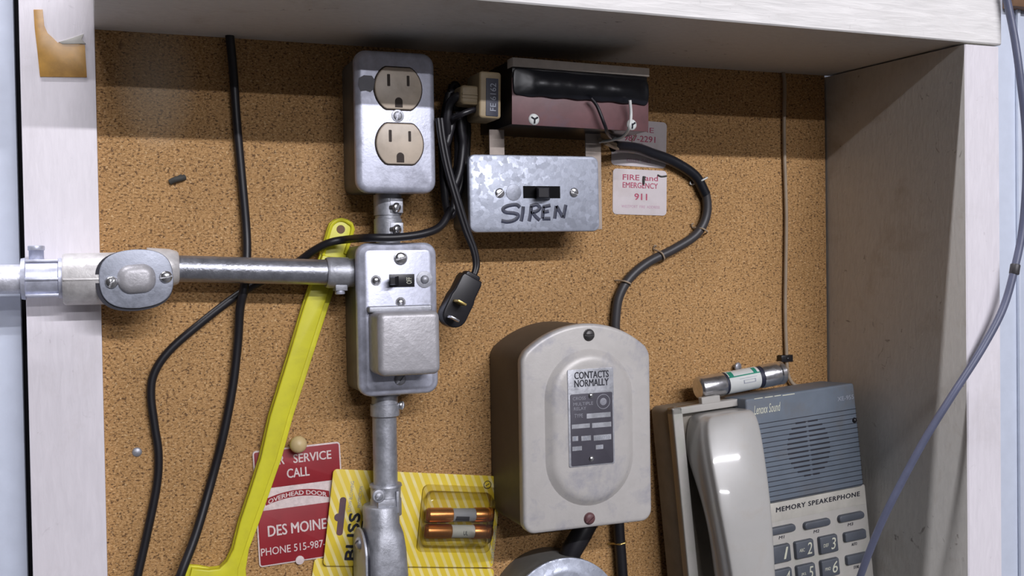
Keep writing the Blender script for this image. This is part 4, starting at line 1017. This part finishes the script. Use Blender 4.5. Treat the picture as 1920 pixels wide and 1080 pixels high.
g = MB(Fh); g.loft(L); g.build('handset', M['handset'], t, smooth=180, sub=3)

# cartridge fuse lying on the phone
Ff = Fh
p0 = (*Ff.pix(1303, 737, -14), -14); p1 = (*Ff.pix(1470, 704, -14), -14)
Fz = Frame()
q0 = P(1308, 729, 30); q1 = P(1468, 698, 30)
t, tb_, p0, d = cart(Fz, q0, q1, 10, 'cartridge_fuse', 'large silver capped cartridge fuse lying on top of the telephone', 'steel', ('navy',), (.28, .72))
g = MB(); g.lathe(p0+d*.31, p0+d*.67, [(0, 9.5), (1, 9.5)], 40); g.build('paper_label', M['label'], t)
g = MB(); dn = d.normalized()
def on(tt, ang, rr=9.55):
    u = dn.cross(Vector((0, 0, 1))).normalized(); v = dn.cross(u)
    if v.z < 0: v = -v
    if u.y < 0: u = -u
    return p0+d*tt+(v*math.cos(ang)+u*math.sin(ang))*rr
def wrap(g, t0, t1, a0_, a1_, rr=9.7):
    n_ = 8; L_ = []
    for k in range(n_+1):
        a_ = R(a0_+(a1_-a0_)*k/n_); L_.append([tuple(on(t0, a_, rr-.3)), tuple(on(t0, a_, rr)), tuple(on(t1, a_, rr)), tuple(on(t1, a_, rr-.3))])
    g.loft(L_)
wrap(g, .31, .67, 33, 39); wrap(g, .32, .37, 39, 75); wrap(g, .60, .64, 39, 75); g.build('green_print', M['green'], t)
g = MB(); wrap(g, .46, .60, -8, -5); wrap(g, .46, .60, 8, 10); wrap(g, .42, .62, 18, 20); wrap(g, .46, .47, -8, 10); wrap(g, .59, .60, -8, 10); g.build('fine_print', M['greyink'], t)

# ------------------------------------------------------------------ grey cable crossing in front on the right
cord([P(1876, -60, 172), P(1888, 0, 172), P(1902, 70, 174), P(1912, 140, 176), P(1923, 240, 176), P(1924, 340, 176), P(1917, 430, 176), P(1902, 505, 176), P(1880, 580, 175), P(1840, 656, 172), P(1785, 742, 166), P(1735, 822, 158), P(1690, 905, 148), P(1655, 975, 138), P(1628, 1040, 128), P(1610, 1090, 120), P(1590, 1150, 112)], 2.9, 'phone_cable', 'bluegrey', 'blue-grey cable swinging down across the right board and in front of the telephone', 'cable', 14)
q = P(1902, 505, 176); g = MB(); g.cyl((q[0]-.5, q[1]-4, 176), (q[0]+1.2, q[1]+4, 176), 3.7, .8)
tag(recentre(g.build('cable_splice', M['greycord'])), 'dark dented splice on the blue-grey cable at the right edge', 'cable clip')
q = rectpx(1900, -8, 1960, 14, -5); g = MB(); g.box(q[0], q[1]+40, q[2], q[3]+10, -19, -5, 1)
tag(recentre(g.build('wood_block', M['brown'])), 'brown wooden block on the wall at the top right corner', 'block')

for o in bpy.data.objects:
    if '_o' in o: del o['_o']
